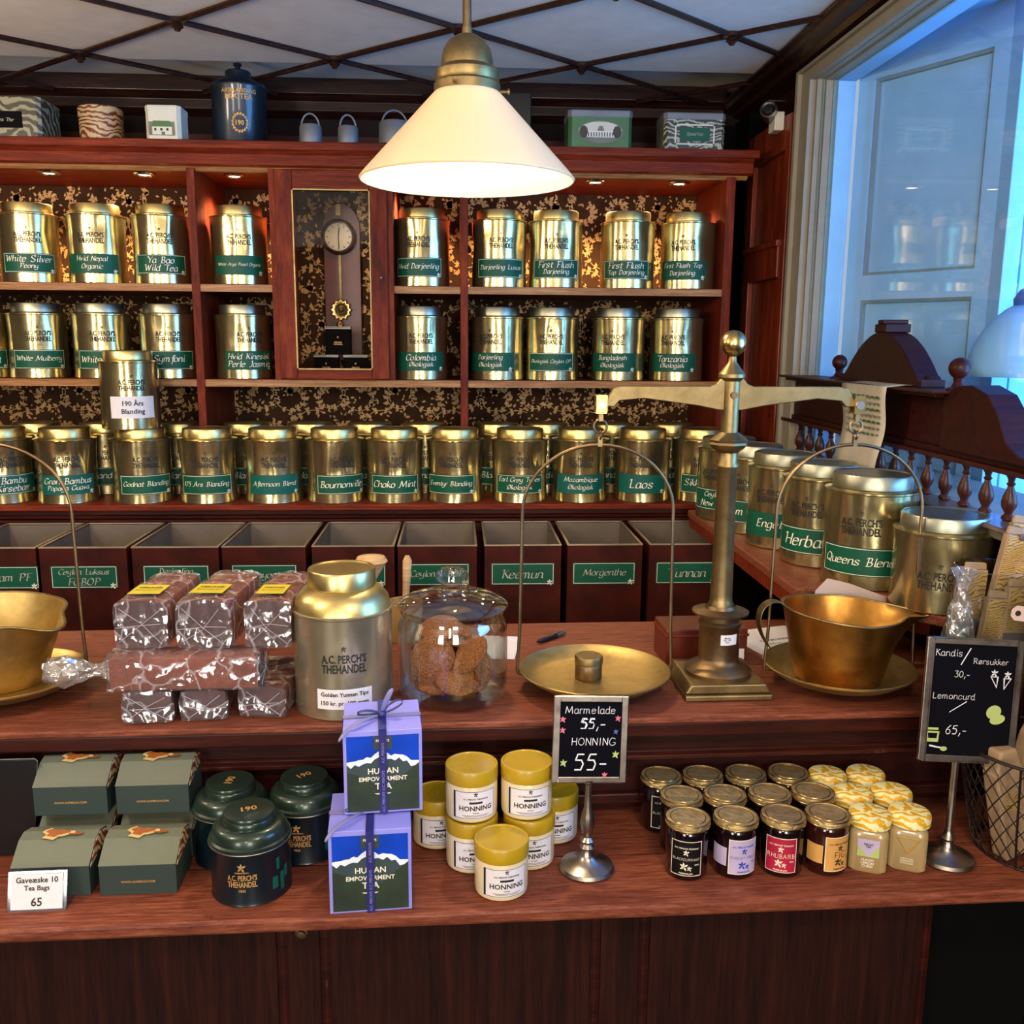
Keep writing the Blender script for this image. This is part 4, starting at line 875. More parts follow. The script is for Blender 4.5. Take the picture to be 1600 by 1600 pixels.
# scoops
def scoop(loc, rz, label, rb, rt, h, spout, handle, mat):
    t = thing('brass_scoop', label, 'scoop', loc, rz)
    def fn(r, z, a):
        d = (a+PI) % (2*PI)-PI
        k = max(0, z/h)
        return r*(1+.0)+spout*math.exp(-(d/.30)**2)*k**2.2
    prof = [(0, 0), (rb*.96, 0), (rb, .003)]+[(rb+(rt-rb)*(k/8)**.9, .003+(h-.003)*k/8) for k in range(1, 9)]+[(rt+.003, h+.001)]
    m = MB().lathe(prof, mat, n=72, fn=fn)
    m.v = [(x, y, z+(.010*max(0, -math.cos(math.atan2(y, x)))+.0)*(z/h)**2-(.012*math.exp(-((math.atan2(y, x))/.3)**2) if z > h*.9 else 0)) for x, y, z in m.v]
    m.build('bowl', t, solid=.0022)
    m = MB(); pr = [(rt+.002)*math.cos(a) for a in ()]
    P = []
    for k in range(72):
        a = 2*PI*k/72; r = fn(rt+.003, h, a); P.append((r*math.cos(a), r*math.sin(a), h+.001+.010*max(0, -math.cos(a))-.012*math.exp(-(((a+PI) % (2*PI)-PI)/.3)**2)))
    m.tube(P, .0024, 'brass', 8, True); m.build('rim', t)
    if handle:
        pts = [(-rt-.002, h+.010), (-rt-.014, h+.022), (-rt-.034, h+.026), (-rt-.052, h+.014), (-rt-.058, h-.010), (-rt-.052, h-.034), (-rt-.040, h-.056), (-rt-.030, h-.068)]
        vs = []; fs = []
        for i, (x, z) in enumerate(pts):
            w_ = .014 if i else .018; vs += [(x, -w_, z), (x, w_, z)]
            if i: fs.append((2*i-2, 2*i, 2*i+1, 2*i-1))
        MB().add(vs, fs, 'brass', True).build('handle', t, solid=.003, sub=2)
    return t
scoop((SB.x+.238-.012, SB.y-.022, ZW+.0225), .06, 'deep brass scoop bowl with handle and pouring spout in the right scale pan', .078, .107, .130, .060, True, 'brass_bowl')
scoop((-.838, 1.70, ZW+.0225), -.5, 'yellow brass scoop bowl on the far left scale pan, cut off by the frame', .066, .112, .135, .045, False, 'brass_pan')
# ================================================================== tall gold tin, cookie jar
tin(onplane(540, 1127, ZW, .087), .0875, .182, .032, 0, ['Golden Yunnan Tips', '150 kr. pr. 100 gram'], 'big', 'large polished gold tin with domed shoulder and white label beside the cookie jar', None, lw=1.12, lh=.036, lz=.022, dome=.040, top=.66, dent=.12, print_h=.50)
jc = onplane(708, 1117, ZW, .102); jr = .101
t = thing('cookie_jar', 'round clear glass jar with knobbed glass lid, half full of brown cookies', 'jar', jc, yawto(jc))
MB().lathe([(0, .004), (.080, .004), (.094, .002), (.100, .010), (.101, .03), (.101, .125), (.099, .140), (.094, .150), (.092, .158), (.096, .162), (.096, .168), (.090, .170), (.088, .160), (.090, .150), (.096, .138), (.0975, .12), (.0975, .02), (.09, .008), (0, .008)], 'jar_glass', n=64).build('body', t)
MB().lathe([(.100, .170), (.102, .174), (.098, .178), (.085, .186), (.060, .194), (.035, .198), (.020, .200), (.014, .204), (.014, .210), (.024, .214), (.030, .222), (.029, .232), (.020, .240), (0, .242)], 'jar_glass', n=56).lathe([(.098, .172), (.07, .182), (.04, .190), (0, .192)], 'jar_glass', n=48).build('lid', t)
rc = random.Random(11)
spots = [(-.045, -.040, .065, 75, 0), (-.040, -.030, .045, 68, 10), (.045, -.050, .045, 70, 30), (.040, -.058, .075, 50, -60), (.0, .02, .095, 28, 50), (-.03, .01, .105, 20, -20), (.03, .03, .088, 35, 120), (.055, .02, .07, 60, 80), (-.05, .03, .07, 30, 200), (0, -.03, .020, 5, 0), (.03, -.04, .018, 8, 90), (-.04, -.04, .016, 6, 40), (.02, .04, .02, 5, 0), (-.03, .03, .025, 12, 60), (.045, .0, .035, 30, -30), (-.01, .0, .05, 15, 0), (.0, .045, .05, 70, 90), (-.055, .0, .035, 60, 100), (.01, -.065, .030, 25, 10), (.062, -.03, .045, 75, 80)]
ck = None
CK = ['big round cookie facing out at the front left of the jar', 'cookie pressed behind the big front left one', 'cookie standing on edge at the front, right of the big one', 'cookie leaning steeply in the middle of the jar', 'cookie tilted on top of the heap, centre', 'topmost cookie of the heap, left', 'cookie tilted back on the upper right of the heap', 'cookie upright against the right glass', 'cookie lying aslant at the left back of the jar', 'cookie flat on the jar floor, centre front', 'cookie flat on the jar floor, right', 'cookie flat on the jar floor, left', 'cookie flat on the jar floor, back', 'cookie aslant low at the back left of the jar', 'cookie tilted low at the right of the jar', 'cookie lying nearly flat mid heap', 'cookie upright at the back of the jar', 'cookie upright against the left glass', 'cookie leaning low at the very front of the jar', 'cookie upright against the glass, front right']
for i, (x, y, z, tl, az) in enumerate(spots):
    if ck is None:
        ck = MB().lathe([(0, -.005), (.026, -.005), (.031, -.003), (.033, .001), (.030, .004), (.020, .006), (0, .0065)], 'cookie', n=28, fn=lambda r, z_, a: r*(1+.012*math.sin(7*a)+.01*math.sin(11*a+1))).build('cookie'); o = ck
    else: o = ck.copy(); COL.objects.link(o)
    Rj = Matrix.Translation(jc) @ Matrix.Rotation(yawto(jc), 4, 'Z')
    o.matrix_world = Rj @ Matrix.Translation((x*.80, y*.80, z*1.05+.014)) @ Matrix.Rotation(math.radians(az), 4, 'Z') @ Matrix.Rotation(math.radians(tl), 4, 'X') @ Matrix.Scale(1.2, 4)
    tag(o, CK[i], 'cookie', 'cookies in the glass jar')
# wicker cup with wooden scoop behind the jar, round pale lid behind the tin
q = at(632, 960, z=ZW); q = Vector((-.118, 2.0, ZW))
t = thing('wicker_cup', 'small woven straw cup behind the glass jar and gold tin', 'basket', q)
MB().lathe([(0, 0), (.034, 0), (.040, .08), (.041, .086), (.037, .086), (.033, .01), (0, .01)], 'wicker', n=40, fn=lambda r, z, a: r+.0012*math.sin(20*a+z*400)).build('body', t)
t = thing('wooden_spoon', 'pale wooden spoon handle rising between the gold tin and the glass jar', 'spoon', (q.x, q.y, ZW+.012), .2)
MB().tube([(0, 0, 0), (.002, 0, .06), (.006, 0, .12), (.008, 0, .165), (.008, 0, .176)], [.005, .0055, .009, .010, .005], 'pale_wood', 12).build('handle', t)
q = Vector((-.19, 2.02, ZW))
t = thing('wooden_stopper', 'round pale wooden stopper showing behind the big gold tin', 'lid', q)
MB().lathe([(0, 0), (.030, 0), (.012, .03), (.010, .13), (.028, .16), (.036, .172), (.030, .182), (0, .186)], 'pale_wood', n=24).build('body', t)
q = at(800, 985, z=ZW)
tag(MB().box((-.045, -.09, 0), (.045, .06, .0008), 'paper').build('paper_slip', None), 'white paper slip lying on the worktop right behind the cookie jar', 'paper'); o = COL.objects['paper_slip']; o.location = (.085, 1.95, ZW+.0004); o.rotation_euler = (0, 0, -.15)
t = thing('ballpoint_pen', 'short black and grey pen lying on the worktop behind the left pan', 'pen', at(860, 996, z=ZW+.006), .75)
MB().tube([(-.045, 0, 0), (-.038, 0, 0), (-.030, 0, 0), (.02, 0, 0)], [.001, .004, .0055, .0055], 'plastic_black', 10).build('barrel', t); MB().tube([(.02, 0, 0), (.04, 0, 0), (.05, 0, 0)], [.0055, .0045, .003], 'steel', 10).build('cap', t)
MB().box((.015, -.001, .005), (.045, .001, .0075), 'steel').build('clip', t)
t = thing('wooden_weight_box', 'small polished mahogany box behind the foot of the brass scale', 'box', (.505, 1.86, ZW), .04)
MB().box((-.085, -.05, 0), (.085, .05, .075), 'clock_wood').box((-.088, -.053, .058), (.088, .053, .064), 'shelf_wood').build('body', t, bevel=.003)
MB().box((.064, -.052, .010), (.078, -.05, .032), 'paper').build('sticker', t)
t = thing('leaflet_stack', 'stack of printed white leaflets beside the brass scoop handle', 'papers', (.70, 1.93, ZW), .3)
for k in range(5): MB().box((-.075+.002*k, -.095, k*.0016), (.075+.002*k, .095, k*.0016+.0012), 'paper').build('sheet', t, loc=(0, 0, 0))
m = MB(); Mt = Matrix.Translation((.01, -.01, .0080)) @ Matrix.Rotation(-PI/2, 4, 'X'); lines(m, ['KONKURRENCE', 'VIND ET GAVEKORT', 'NAVN'], 'bold', 'photo_grey', .10, .07, M=Mt); m.build('print', t)
t = thing('pink_card', 'pale pink card standing behind the brass scoop bowl', 'card', (.79, 1.795, ZW), .12)
pk = [(-.075, .160), (-.050, .185), (.0, .172), (.085, .140), (.085, 0), (-.075, 0)]
MB().prism(pk, 0, .0012, 'paper_pink').build('card', t)
# ================================================================== wrapped loaves
def loaf(loc, rz, L, W, H, label, tail=0, yl=True):
    t = thing('wrapped_loaf', label, 'bread', loc, rz, 'wrapped loaves on the worktop')
    def slab(L, W, H, g, mat, seed, amp, n=(10, 8, 8), round_=.3):
        bm = bmesh.new(); bmesh.ops.create_cube(bm, size=1); bmesh.ops.subdivide_edges(bm, edges=bm.edges, cuts=7, use_grid_fill=True)
        rg = random.Random(seed); ph = [rg.uniform(0, 6) for _ in range(6)]
        m = MB(); vs = []
        for v in bm.verts:
            x, y, z = v.co
            px, pz = x*2, z*2; k = max(abs(px), abs(pz)); nn = (abs(px)**4+abs(pz)**4)**.25 or 1; s_ = k/nn if nn else 1
            x2 = x*(1-round_+round_*s_); z2 = z*(1-round_+round_*s_)
            wob = amp*(math.sin(9*y*3+ph[0]+z*7)*.5+math.sin(x*17+ph[1]+y*9)*.4+rg.uniform(-.5, .5))
            top = (1+.10*math.cos(x*PI)) if z > 0 else 1
            ex = 1+wob/W; 
            vs.append((x2*(W+g)*ex, (y*(L+g*1.6)+wob*.6+L/2), (z2*top+.5)*(H+g*.6)*(1+wob/H*.6)))
        mnz = min(v[2] for v in vs)
        fs = [tuple(v.index for v in f.verts) for f in bm.faces]; bm.free()
        return m.add([(a, b, c-mnz+(0.0015 if g == 0 else 0)) for a, b, c in vs], fs, mat, True)
    b = slab(L, W, H, 0, 'crust', sum(map(ord, label)) % 97, .001)
    k = b.mi('crumb')
    for i, f in enumerate(b.f):
        if all(b.v[j][1] < .006 for j in f): b.m[i] = k
    b.build('loaf', t)
    w_ = slab(L, W, H, .007, 'film', len(label)*3+7, .0035); w_.build('wrapper', t)
    m = MB()   # fold edges across the gathered end
    rg = random.Random(len(label)); fr = -.0075
    j = lambda: rg.uniform(-.08, .08)
    for p, q in (((-.42, .92), (.42, .10)), ((.40, .90), (-.38, .14)), ((-.45, .45+j()), (.45, .5+j()))): m.tube([((p[0]+j())*W, fr+.001, p[1]*H), (j()*W, fr, (.5+j())*H), ((q[0]+j())*W, fr+.001, q[1]*H)], .00045, 'crease', 4)
    m.build('wrapper_fold', t)
    if tail:
        prof = [(.028, 0), (.018, .012), (.010, .024), (.009, .034), (.018, .055), (.026, .085), (.020, .115), (.004, .12)]
        Mt = Matrix.Translation((0, L+.002, H*.5)) @ Matrix.Rotation(-PI/2, 4, 'X')
        MB().lathe(prof, 'bag_film', n=20, M=Mt, fn=lambda r, z, a: r*(1+.22*math.sin(5*a+z*60))).build('twisted_end', t)
    if yl:
        m = MB(); vs = []
        for u, v in ((-.36, .12), (.30, .12), (.30, .42), (-.36, .42)): vs.append((u*W, v*L, (1.07)*H+.0065))
        lb = m.add(vs, [(0, 1, 2, 3)], 'yellow_label').build('label', t, solid=.0006)
        Mt = Matrix.Translation((-.03*W, .27*L, 1.07*H+.0075)) @ Matrix.Rotation(-PI/2, 4, 'X')
        m = MB(); lines(m, ['LEVERPOSTEJ', 'RUGBRØD 450 G'] if 0 else ['TEKAGE', 'MED ROSINER 450 G'], 'bold', 'ink_soft', W*.5, L*.16, M=Mt); m.build('lettering', lb)
lw_ = [(-.530, 1.552, 0, .04, 'dark loaf in creased clear plastic, bottom row, left end of the pile', 0, .078, .050), (-.438, 1.560, 0, .10, 'dark loaf in creased clear plastic, bottom row, middle', 0, .072, .049), (-.340, 1.570, 0, -.10, 'dark loaf in creased clear plastic, bottom row, beside the gold tin', 0, .076, .050)]
for (x, y, z, a, lab, tl, W, H) in lw_: loaf((x, y, ZW+.003), a, .15, W, H, lab, 0, False)
loaf((-.345, 1.590, ZW+.057), PI/2+.02, .245, .07, .056, 'long sliced dark loaf lying crosswise in the middle of the wrapped pile', 1, False)
MB()
for (x, y, a, lab, W, H) in ((-.548, 1.60, -.03, 'loaf with yellow label, top row, left end of the pile', .084, .078), (-.440, 1.595, -.06, 'rounded loaf with yellow label, top row, middle', .088, .080), (-.330, 1.595, -.05, 'loaf with yellow label, top row, leaning against the gold tin', .074, .078)):
    loaf((x, y, ZW+.120), a, .20, W, H, lab)
# ================================================================== ledge: grey-green folding boxes
def tea_box(loc, rz, label, top=True):
    t = thing('gift_box', label, 'box', loc, rz, 'folded green gift boxes on the ledge')
    W, D, H = .118, .085, .050; sl = .036
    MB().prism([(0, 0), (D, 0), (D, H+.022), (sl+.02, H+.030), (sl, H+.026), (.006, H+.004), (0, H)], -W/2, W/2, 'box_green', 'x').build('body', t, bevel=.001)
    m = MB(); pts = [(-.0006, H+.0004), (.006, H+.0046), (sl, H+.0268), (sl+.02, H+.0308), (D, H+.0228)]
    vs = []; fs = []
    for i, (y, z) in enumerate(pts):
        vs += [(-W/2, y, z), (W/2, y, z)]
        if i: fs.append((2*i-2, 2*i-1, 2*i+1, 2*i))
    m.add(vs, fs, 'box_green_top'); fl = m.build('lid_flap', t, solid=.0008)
    m = MB(); rg = random.Random(int(loc[0]*900)); cx = -.005
    bl_ = []
    for k in range(16): a = 2*PI*k/16; r = .020*(1+.3*math.sin(3*a+1)+.15*math.sin(7*a)); bl_.append((cx+r*1.15*math.cos(a), .046+r*.55*math.sin(a)))
    zf = lambda y: H+.028+.0016+(y-.036)*.2
    m.add([(x, y, zf(y)) for x, y in bl_], [tuple(range(16))], 'box_tan'); m.add([((x-cx)*.75+cx, (y-.046)*.7+.048, zf((y-.046)*.7+.048)+.0004) for x, y in bl_], [tuple(range(16))], 'splash_brown')
    m.add([(cx+.03+.012*math.cos(a), .046+.005*math.sin(a), zf(.046)) for a in [2*PI*k/8 for k in range(8)]], [tuple(range(8))], 'splash_brown')
    m.build('print', fl)
    m = MB(); m.flat([(0, 0)]*3, 'box_tan') if 0 else None
    m.prism([(.004, H-.004), (D-.01, H+.004), (D-.002, H+.020), (sl+.02, H+.029), (sl, H+.025)], W/2, W/2+.0012, 'floral_red', 'x'); m.build('side_flap', t)
    m = MB(); lines(m, ['WWW.ACPERCH.COM'], 'bold', 'gold_ink', .052, .006, cy=H*.45, off=.0008); m.build('lettering', t)
bx = [((-.635, 1.374, ZL), 'green gift box, front row, behind the price holder'), ((-.502, 1.374, ZL), 'green gift box, front row, right one, splash print on top')]
for l, lab in bx: tea_box(l, .02, lab)
ra = [((-.640, 1.482, ZL), 'green gift box, back row, bottom left'), ((-.507, 1.482, ZL), 'green gift box, back row, bottom right'), ((-.640, 1.478, ZL+.082), 'green gift box, back row, topmost left'), ((-.507, 1.478, ZL+.082), 'green gift box, back row, topmost right')]
for l, lab in ra: tea_box(l, .02, lab)
t = thing('price_holder', 'small clear acrylic price holder reading 65 before the green boxes', 'sign', (-.642, 1.335, ZL), .03)
Mt = Matrix.Rotation(-.28, 4, 'X')
MB().box((-.043, 0, 0), (.043, .003, .060), 'acrylic', Mt).box((-.043, .003, 0), (.043, .045, .002), 'acrylic').build('stand', t)
cd = MB().box((-.038, -.0012, .004), (.038, -.0002, .056), 'paper', Mt).build('card', t)
m = MB(); Mc = Mt @ Matrix.Translation((0, -.0018, 0)); lines(m, ['Gaveæske 10', 'Tea Bags'], 'bold', 'ink', .062, .026, cy=.041, M=Mc, gap=1.3); lines(m, ['65'], 'bold', 'ink', .03, .015, cy=.015, M=Mc); m.build('lettering', cd)
t = thing('dark_backing_panel', 'dark glossy panel with bright edge leaning at the left end of the ledge', 'panel', (-.80, 1.50, ZL))
MB().prism([(-.12, 0), (.082, 0), (.100, .168), (.096, .170), (-.12, .168)], 0, .006, 'plastic_black').build('sheet', t); MB().tube([(.083, .003, .01), (.101, .003, .168), (.097, .003, .171), (-.1, .003, .170)], .0012, 'steel', 6).build('edge', t)
# ================================================================== dark green domed tins
for (x, y, lab, rot) in ((-.383, 1.492, 'dark green domed tea tin, back left one beside the gift boxes', 1.2), (-.262, 1.506, 'dark green domed tea tin behind the blue gift boxes', .5), (-.330, 1.392, 'dark blue-green domed tea tin standing nearest the ledge edge', .1)):
    t = thing('domed_tea_tin', lab, 'tin', (x, y, ZL), yawto((x, y)), 'dark green domed tins on the ledge'); r = .0615
    b = MB().lathe([(0, 0), (r-.001, 0), (r+.001, .002), (r, .005), (r, .088), (r+.001, .090)], 'tea_green_dark', n=48).build('body', t)
    d = MB().lathe([(r+.0015, .086), (r+.0015, .093), (r*.97, .095), (r*.955, .101), (r*.92, .107), (r*.85, .112), (r*.75, .1145), (r*.68, .1145), (r*.67, .119), (r*.66, .1235), (r*.645, .1245), (r*.645, .129), (r*.63, .1310), (0, .132)], 'tea_green_lid', n=48).build('lid', t)
    MB().tube([((r+.002)*math.cos(a), (r+.002)*math.sin(a), .087) for a in [2*PI*k/48 for k in range(48)]], .0009, 'steel', 6, True).build('seam', t)
    m = MB(); Mt = Matrix.Translation((0, 0, .1325)) @ Matrix.Rotation(rot, 4, 'Z') @ Matrix.Rotation(-PI/2, 4, 'X'); lines(m, ['190'], 'bold', 'gold_ink', .026, .016, M=Mt); m.build('number', d)
    m = MB(); bd = (r+.0006, 0, -.25); leafmark(m, 'gold_ink', .008, 0, .066, bend=bd); lines(m, ['KØBENHAVN'], 'bold', 'gold_ink', .024, .003, cy=.058, bend=bd); lines(m, ["A.C. PERCH'S", 'THEHANDEL'], 'bold', 'gold_ink', .046, .022, cy=.044, bend=bd, keep=False); lines(m, ['1835'], 'bold', 'gold_ink', .012, .005, cy=.028, bend=bd)
    for k, (u, v, w_, h_) in enumerate(((.052, .03, .010, .02), (.066, .028, .008, .03), (.058, .06, .006, .02), (.075, .04, .008, .02))): patch(m, 'label_teal', w_, h_, u, v, bd, n=2)
    m.build('print', b)
# ================================================================== lilac and blue gift boxes
def gift(loc, rz, label, S=.124, H=.135):
    t = thing('ribboned_gift_box', label, 'box', loc, rz, 'lilac gift boxes with mountain picture')
    b = MB().box((-S/2, 0, 0), (S/2, S, H), 'gift_lilac').build('body', t, bevel=.001)
    m = MB(); a = .046 + .012; w2 = S/2-.005
    m.flat([(-w2, .004), (w2, .004), (w2, H-.008), (-w2, H-.008)], 'gift_sky', -.0004)
    ry = H*.66
    rg = random.Random(5); prof = [(-w2+2*w2*k/18, ry+(.014*math.exp(-((k-8)/3.2)**2)+.010*math.exp(-((k-13)/2.5)**2)+rg.uniform(-.003, .003)-.004)) for k in range(19)]
    m.flat([(-w2, .004)]+[(w2, .004)]+prof[::-1], 'snow', -.0008)
    p2 = [(x, z-.004-.007*abs(math.sin(i*1.7))) for i, (x, z) in enumerate(prof)]; m.flat([(-w2, .004), (w2, .004)]+p2[::-1], 'gift_hill_far', -.0011)
    p3 = [(-w2, H*.52), (-w2*.6, H*.46), (-w2*.1, H*.32), (w2*.3, H*.36), (w2*.7, H*.5), (w2, H*.60)]; m.flat([(-w2, .004), (w2, .004)]+p3[::-1], 'gift_hill', -.0014)
    m.flat([(-.014, H-.030), (.014, H-.030), (.014, H-.008), (-.014, H-.008)], 'gift_hill_far', -.0016)
    pic = m.build('picture', t)
    m = MB(); lines(m, ['HUMAN'], 'bold', 'label_cream', .060, .011, cy=H*.52, off=.0020); lines(m, ['EMPOWERMENT'], 'bold', 'label_cream', .074, .0085, cy=H*.425, off=.0020); lines(m, ['TEA'], 'bold', 'label_cream', .030, .012, cy=H*.335, off=.0020); lines(m, ["PERCH'S", 'TEA'], 'bold', 'label_cream', .02, .010, cy=H-.018, off=.0020)
    m.flat([(-.014, H*.25), (.012, H*.25), (.008, H*.235), (-.010, H*.235)], 'label_cream', -.002)
    m.build('lettering', pic)
    rb = MB(); k = .006; e = .0035
    rb.box((-k, -e, 0), (k, -e+.001, H+e), 'ribbon').box((-k, -e, H+.0008), (k, S+.002, H+.0018), 'ribbon').box((-S/2-.001, S*.42, H+.001), (S/2+.001, S*.42+.011, H+.002), 'ribbon_pale').box((S/2+.0008, S*.42, 0), (S/2+.0018, S*.42+.011, H+.002), 'ribbon').box((-S/2-.0018, S*.42, 0), (-S/2-.0008, S*.42+.011, H+.002), 'ribbon')
    r0 = rb.build('ribbon', t)
    m = MB()
    for zc_ in (.10, .055, .02): lines(m, ["A.C. PERCH'S"], 'bold', 'ribbon_pale', .034, .005, M=Matrix.Translation((0, -e-.0006, zc_)) @ Matrix.Rotation(-PI/2, 4, 'Y'))
    m.build('lettering', r0)
    def strip(pts, w_, nm):
        vs = []; fs = []
        for i, (p, n_) in enumerate(pts):
            p = Vector(p); n_ = Vector(n_).normalized()*w_; vs += [tuple(p-n_), tuple(p+n_)]
            if i: fs.append((2*i-2, 2*i, 2*i+1, 2*i-1))
        MB().add(vs, fs, 'ribbon_pale' if 'tail' in nm else 'ribbon', True).build(nm, t, solid=.0006, sub=1)
    c = (0, S*.44, H+.004); z = H+.004
    yc = S*.44
    strip([((0, yc, z), (0, 1, 0)), ((.012, yc, z+.020), (0, 1, .2)), ((.032, yc, z+.026), (0, 1, 0)), ((.036, yc, z+.018), (0, 1, 0)), ((.016, yc, z+.006), (0, 1, 0)), ((0, yc, z+.002), (0, 1, 0))], .005, 'bow_loop')
    strip([((0, yc, z), (0, 1, 0)), ((-.014, yc-.004, z+.010), (0, 1, .2)), ((-.036, yc-.010, z+.012), (0, 1, 0)), ((-.042, yc-.012, z+.006), (0, 1, 0)), ((-.02, yc-.004, z+.003), (0, 1, 0)), ((0, yc, z+.002), (0, 1, 0))], .005, 'bow_loop')
    strip([((0, yc, z), (1, 1, 0)), ((-.020, yc-.02, z+.004), (1, -1, 0)), ((-.042, yc-.045, z+.006), (1, -1, 0)), ((-.060, yc-.062, z-.002), (1, -1, .3)), ((-.066, yc-.068, z-.014), (1, -1, .6))], .0045, 'bow_tail')
    strip([((0, yc, z), (1, 1, 0)), ((.006, yc-.006, z+.024), (1, 0, 0)), ((.012, yc-.008, z+.036), (1, 0, 0)), ((.016, yc-.006, z+.046), (1, 0, .4))], .0055, 'bow_tail')
    MB().ball((0, yc, z+.001), .007, 'ribbon', 12).build('bow_knot', t)
    return t
gift((-.134, 1.312, ZL), .07, 'lower lilac gift box with blue ribbon and mountain picture, standing on the ledge')
gift((-.116, 1.358, ZL+.1385), .09, 'upper lilac gift box with blue ribbon, stacked on the other at the ledge', S=.120)
# ================================================================== honey jars
def honey(loc, label, rot=0, name=None):
    t = thing('honey_jar', label, 'jar', loc, yawto(loc)+rot, 'honey jars with yellow lids'); r = .0425
    MB().lathe([(0, 0), (r-.006, 0), (r-.001, .004), (r, .010), (r, .062), (r-.002, .066), (r-.003, .070)], 'honey_wax', n=44).build('body', t)
    MB().lathe([(r+.0005, .064), (r+.001, .066), (r+.001, .086), (r, .088), (r-.003, .0885), (r-.004, .087), (0, .087)], 'honey_lid', n=44).ball((0, 0, .087), .0018, 'honey_lid', 8).build('lid', t)
    bd = (r+.0006, 0, .12); m = MB(); patch(m, 'paper', .076, .048, 0, .034, bd); rect_frame(m, 'ink', .074, .046, .0008, 0, .034, (r+.0009, 0, .12)); patch(m, 'ink', .004, .046, -.035, .034, (r+.0009, 0, .12), n=1); lb = m.build('label', t)
    bd = (r+.0012, 0, .12); m = MB(); leafmark(m, 'ink', .0045, .002, .052, bend=bd); lines(m, ["A.C. PERCH'S THEHANDEL"], 'bold', 'ink', .042, .004, cy=.0445, cx=.002, bend=bd); patch(m, 'ink', .022, .0035, .002, .038, bd, n=5)
    lines(m, ['HONNING'], 'bold', 'ink', .056, .0105, cy=.0285, cx=.002, bend=bd); lines(m, ['økologisk'], 'bold', 'ink', .012, .003, cy=.0205, cx=.002, bend=bd); patch(m, 'photo_grey', .046, .0008, .002, .0165, bd, n=6); patch(m, 'photo_grey', .038, .0008, .002, .0145, bd, n=6)
    m.build('lettering', lb)
hz = ZL
f0 = onplane(783, 1412, hz, .0425); honey(f0, 'honey jar standing alone in front of the others', .05)
m1 = onplane(737, 1368, hz, .0425); honey(m1, 'honey jar in the middle row, left, carrying another jar')
m2 = onplane(826, 1363, hz, .0425); honey(m2, 'honey jar in the middle row, right, carrying another jar', .05)
b1 = onplane(684, 1330, hz, .0425); honey(b1, 'honey jar in the back row, half hidden behind the gift boxes')
b2 = onplane(864, 1322, hz, .0425); honey(b2, 'honey jar in the back row, beside the small price sign')
honey(m1+Vector((.0, .0, .0892)), 'honey jar on top of the stack, left one'); honey(m2+Vector((-.005, .0, .0892)), 'honey jar on top of the stack, right one')
# ================================================================== jam jars and lemon curd
def jam(loc, label, mat, lab=None, rot=0, ls=None, ink='label_cream'):
    t = thing('jam_jar', label, 'jar', loc, yawto(loc)+rot, 'jam jars with gold lids'); r = .0345
    MB().lathe([(0, 0), (r-.003, 0), (r, .004), (r, .078), (r-.002, .083), (r-.005, .087)], mat, n=40).build('body', t)
    MB().lathe([(r-.001, .085), (r+.002, .086), (r+.0022, .093), (r+.001, .096), (r-.003, .0965), (r-.004, .0955), (r-.008, .0958), (0, .0958)], 'jam_lid', n=40).build('lid', t)
    MB().tube([((r+.0012)*math.cos(a), (r+.0012)*math.sin(a), .0948) for a in [2*PI*k/36 for k in range(36)]], .0014, 'brass_polished', 6, True).tube([((r-.006)*math.cos(a), (r-.006)*math.sin(a), .0958) for a in [2*PI*k/32 for k in range(32)]], .0008, 'brass_polished', 5, True).tube([((r+.0018)*math.cos(a), (r+.0018)*math.sin(a), .0868) for a in [2*PI*k/36 for k in range(36)]], .0012, 'brass_polished', 6, True).build('lid_rim', t)
    if lab:
        bd = (r+.0004, 0, 0); m = MB(); patch(m, lab, .052, .060, 0, .040, bd); rect_frame(m, 'label_cream', .052, .060, .0012, 0, .040, (r+.0007, 0, 0)); lb = m.build('label', t)
        if lab == 'label_orange' or lab == 'label_lilac':
            m = MB(); patch(m, lab, .03, .032, -.044, .038, bd); m.build('side_label', t)
        bd = (r+.0009, 0, 0); m = MB(); ik = ink
        lines(m, ["A.C. PERCH'S TEASHOP"], 'bold', ik, .040, .006, cy=.058, bend=bd); leafmark(m, ik, .006, 0, .050, bend=bd); lines(m, ls, 'hand', ik, .046, .013, cy=.039, bend=bd)
        leafmark(m, ik, .008, -.003, .026, bend=bd); leafmark(m, ik, .005, .006, .023, bend=bd); lines(m, ['PREMIUM JAM'], 'bold', ik, .030, .004, cy=.014, bend=bd); lines(m, ['220G'], 'bold', ik, .008, .003, cy=.030, cx=.018, bend=bd)
        m.build('lettering', lb)
HJ = ZL+.0958
rows = [('front', [(1075, 1275), (1150, 1272), (1224, 1273), (1293, 1273)]), ('middle', [(1065, 1242), (1133, 1238), (1203, 1239), (1270, 1241)]), ('back', [(1033, 1212), (1098, 1208), (1165, 1210), (1232, 1210)])]
fl = [('label_black', ['BLACKCURRANT'], 'jam_dark', 0, 'label_cream'), ('label_lilac', ['FOREST FRUIT'], 'jam_dark', .5, 'gift_sky'), ('label_red', ['RHUBARB'], 'jam_dark', 0, 'label_cream'), ('label_orange', ['FIG'], 'jam_amber', .75, 'ink_soft')]
nm = [['black-labelled', 'pale lilac-labelled', 'red-labelled', 'orange-labelled'], ['first', 'second', 'third', 'fourth'], ['first', 'second', 'third', 'fourth']]
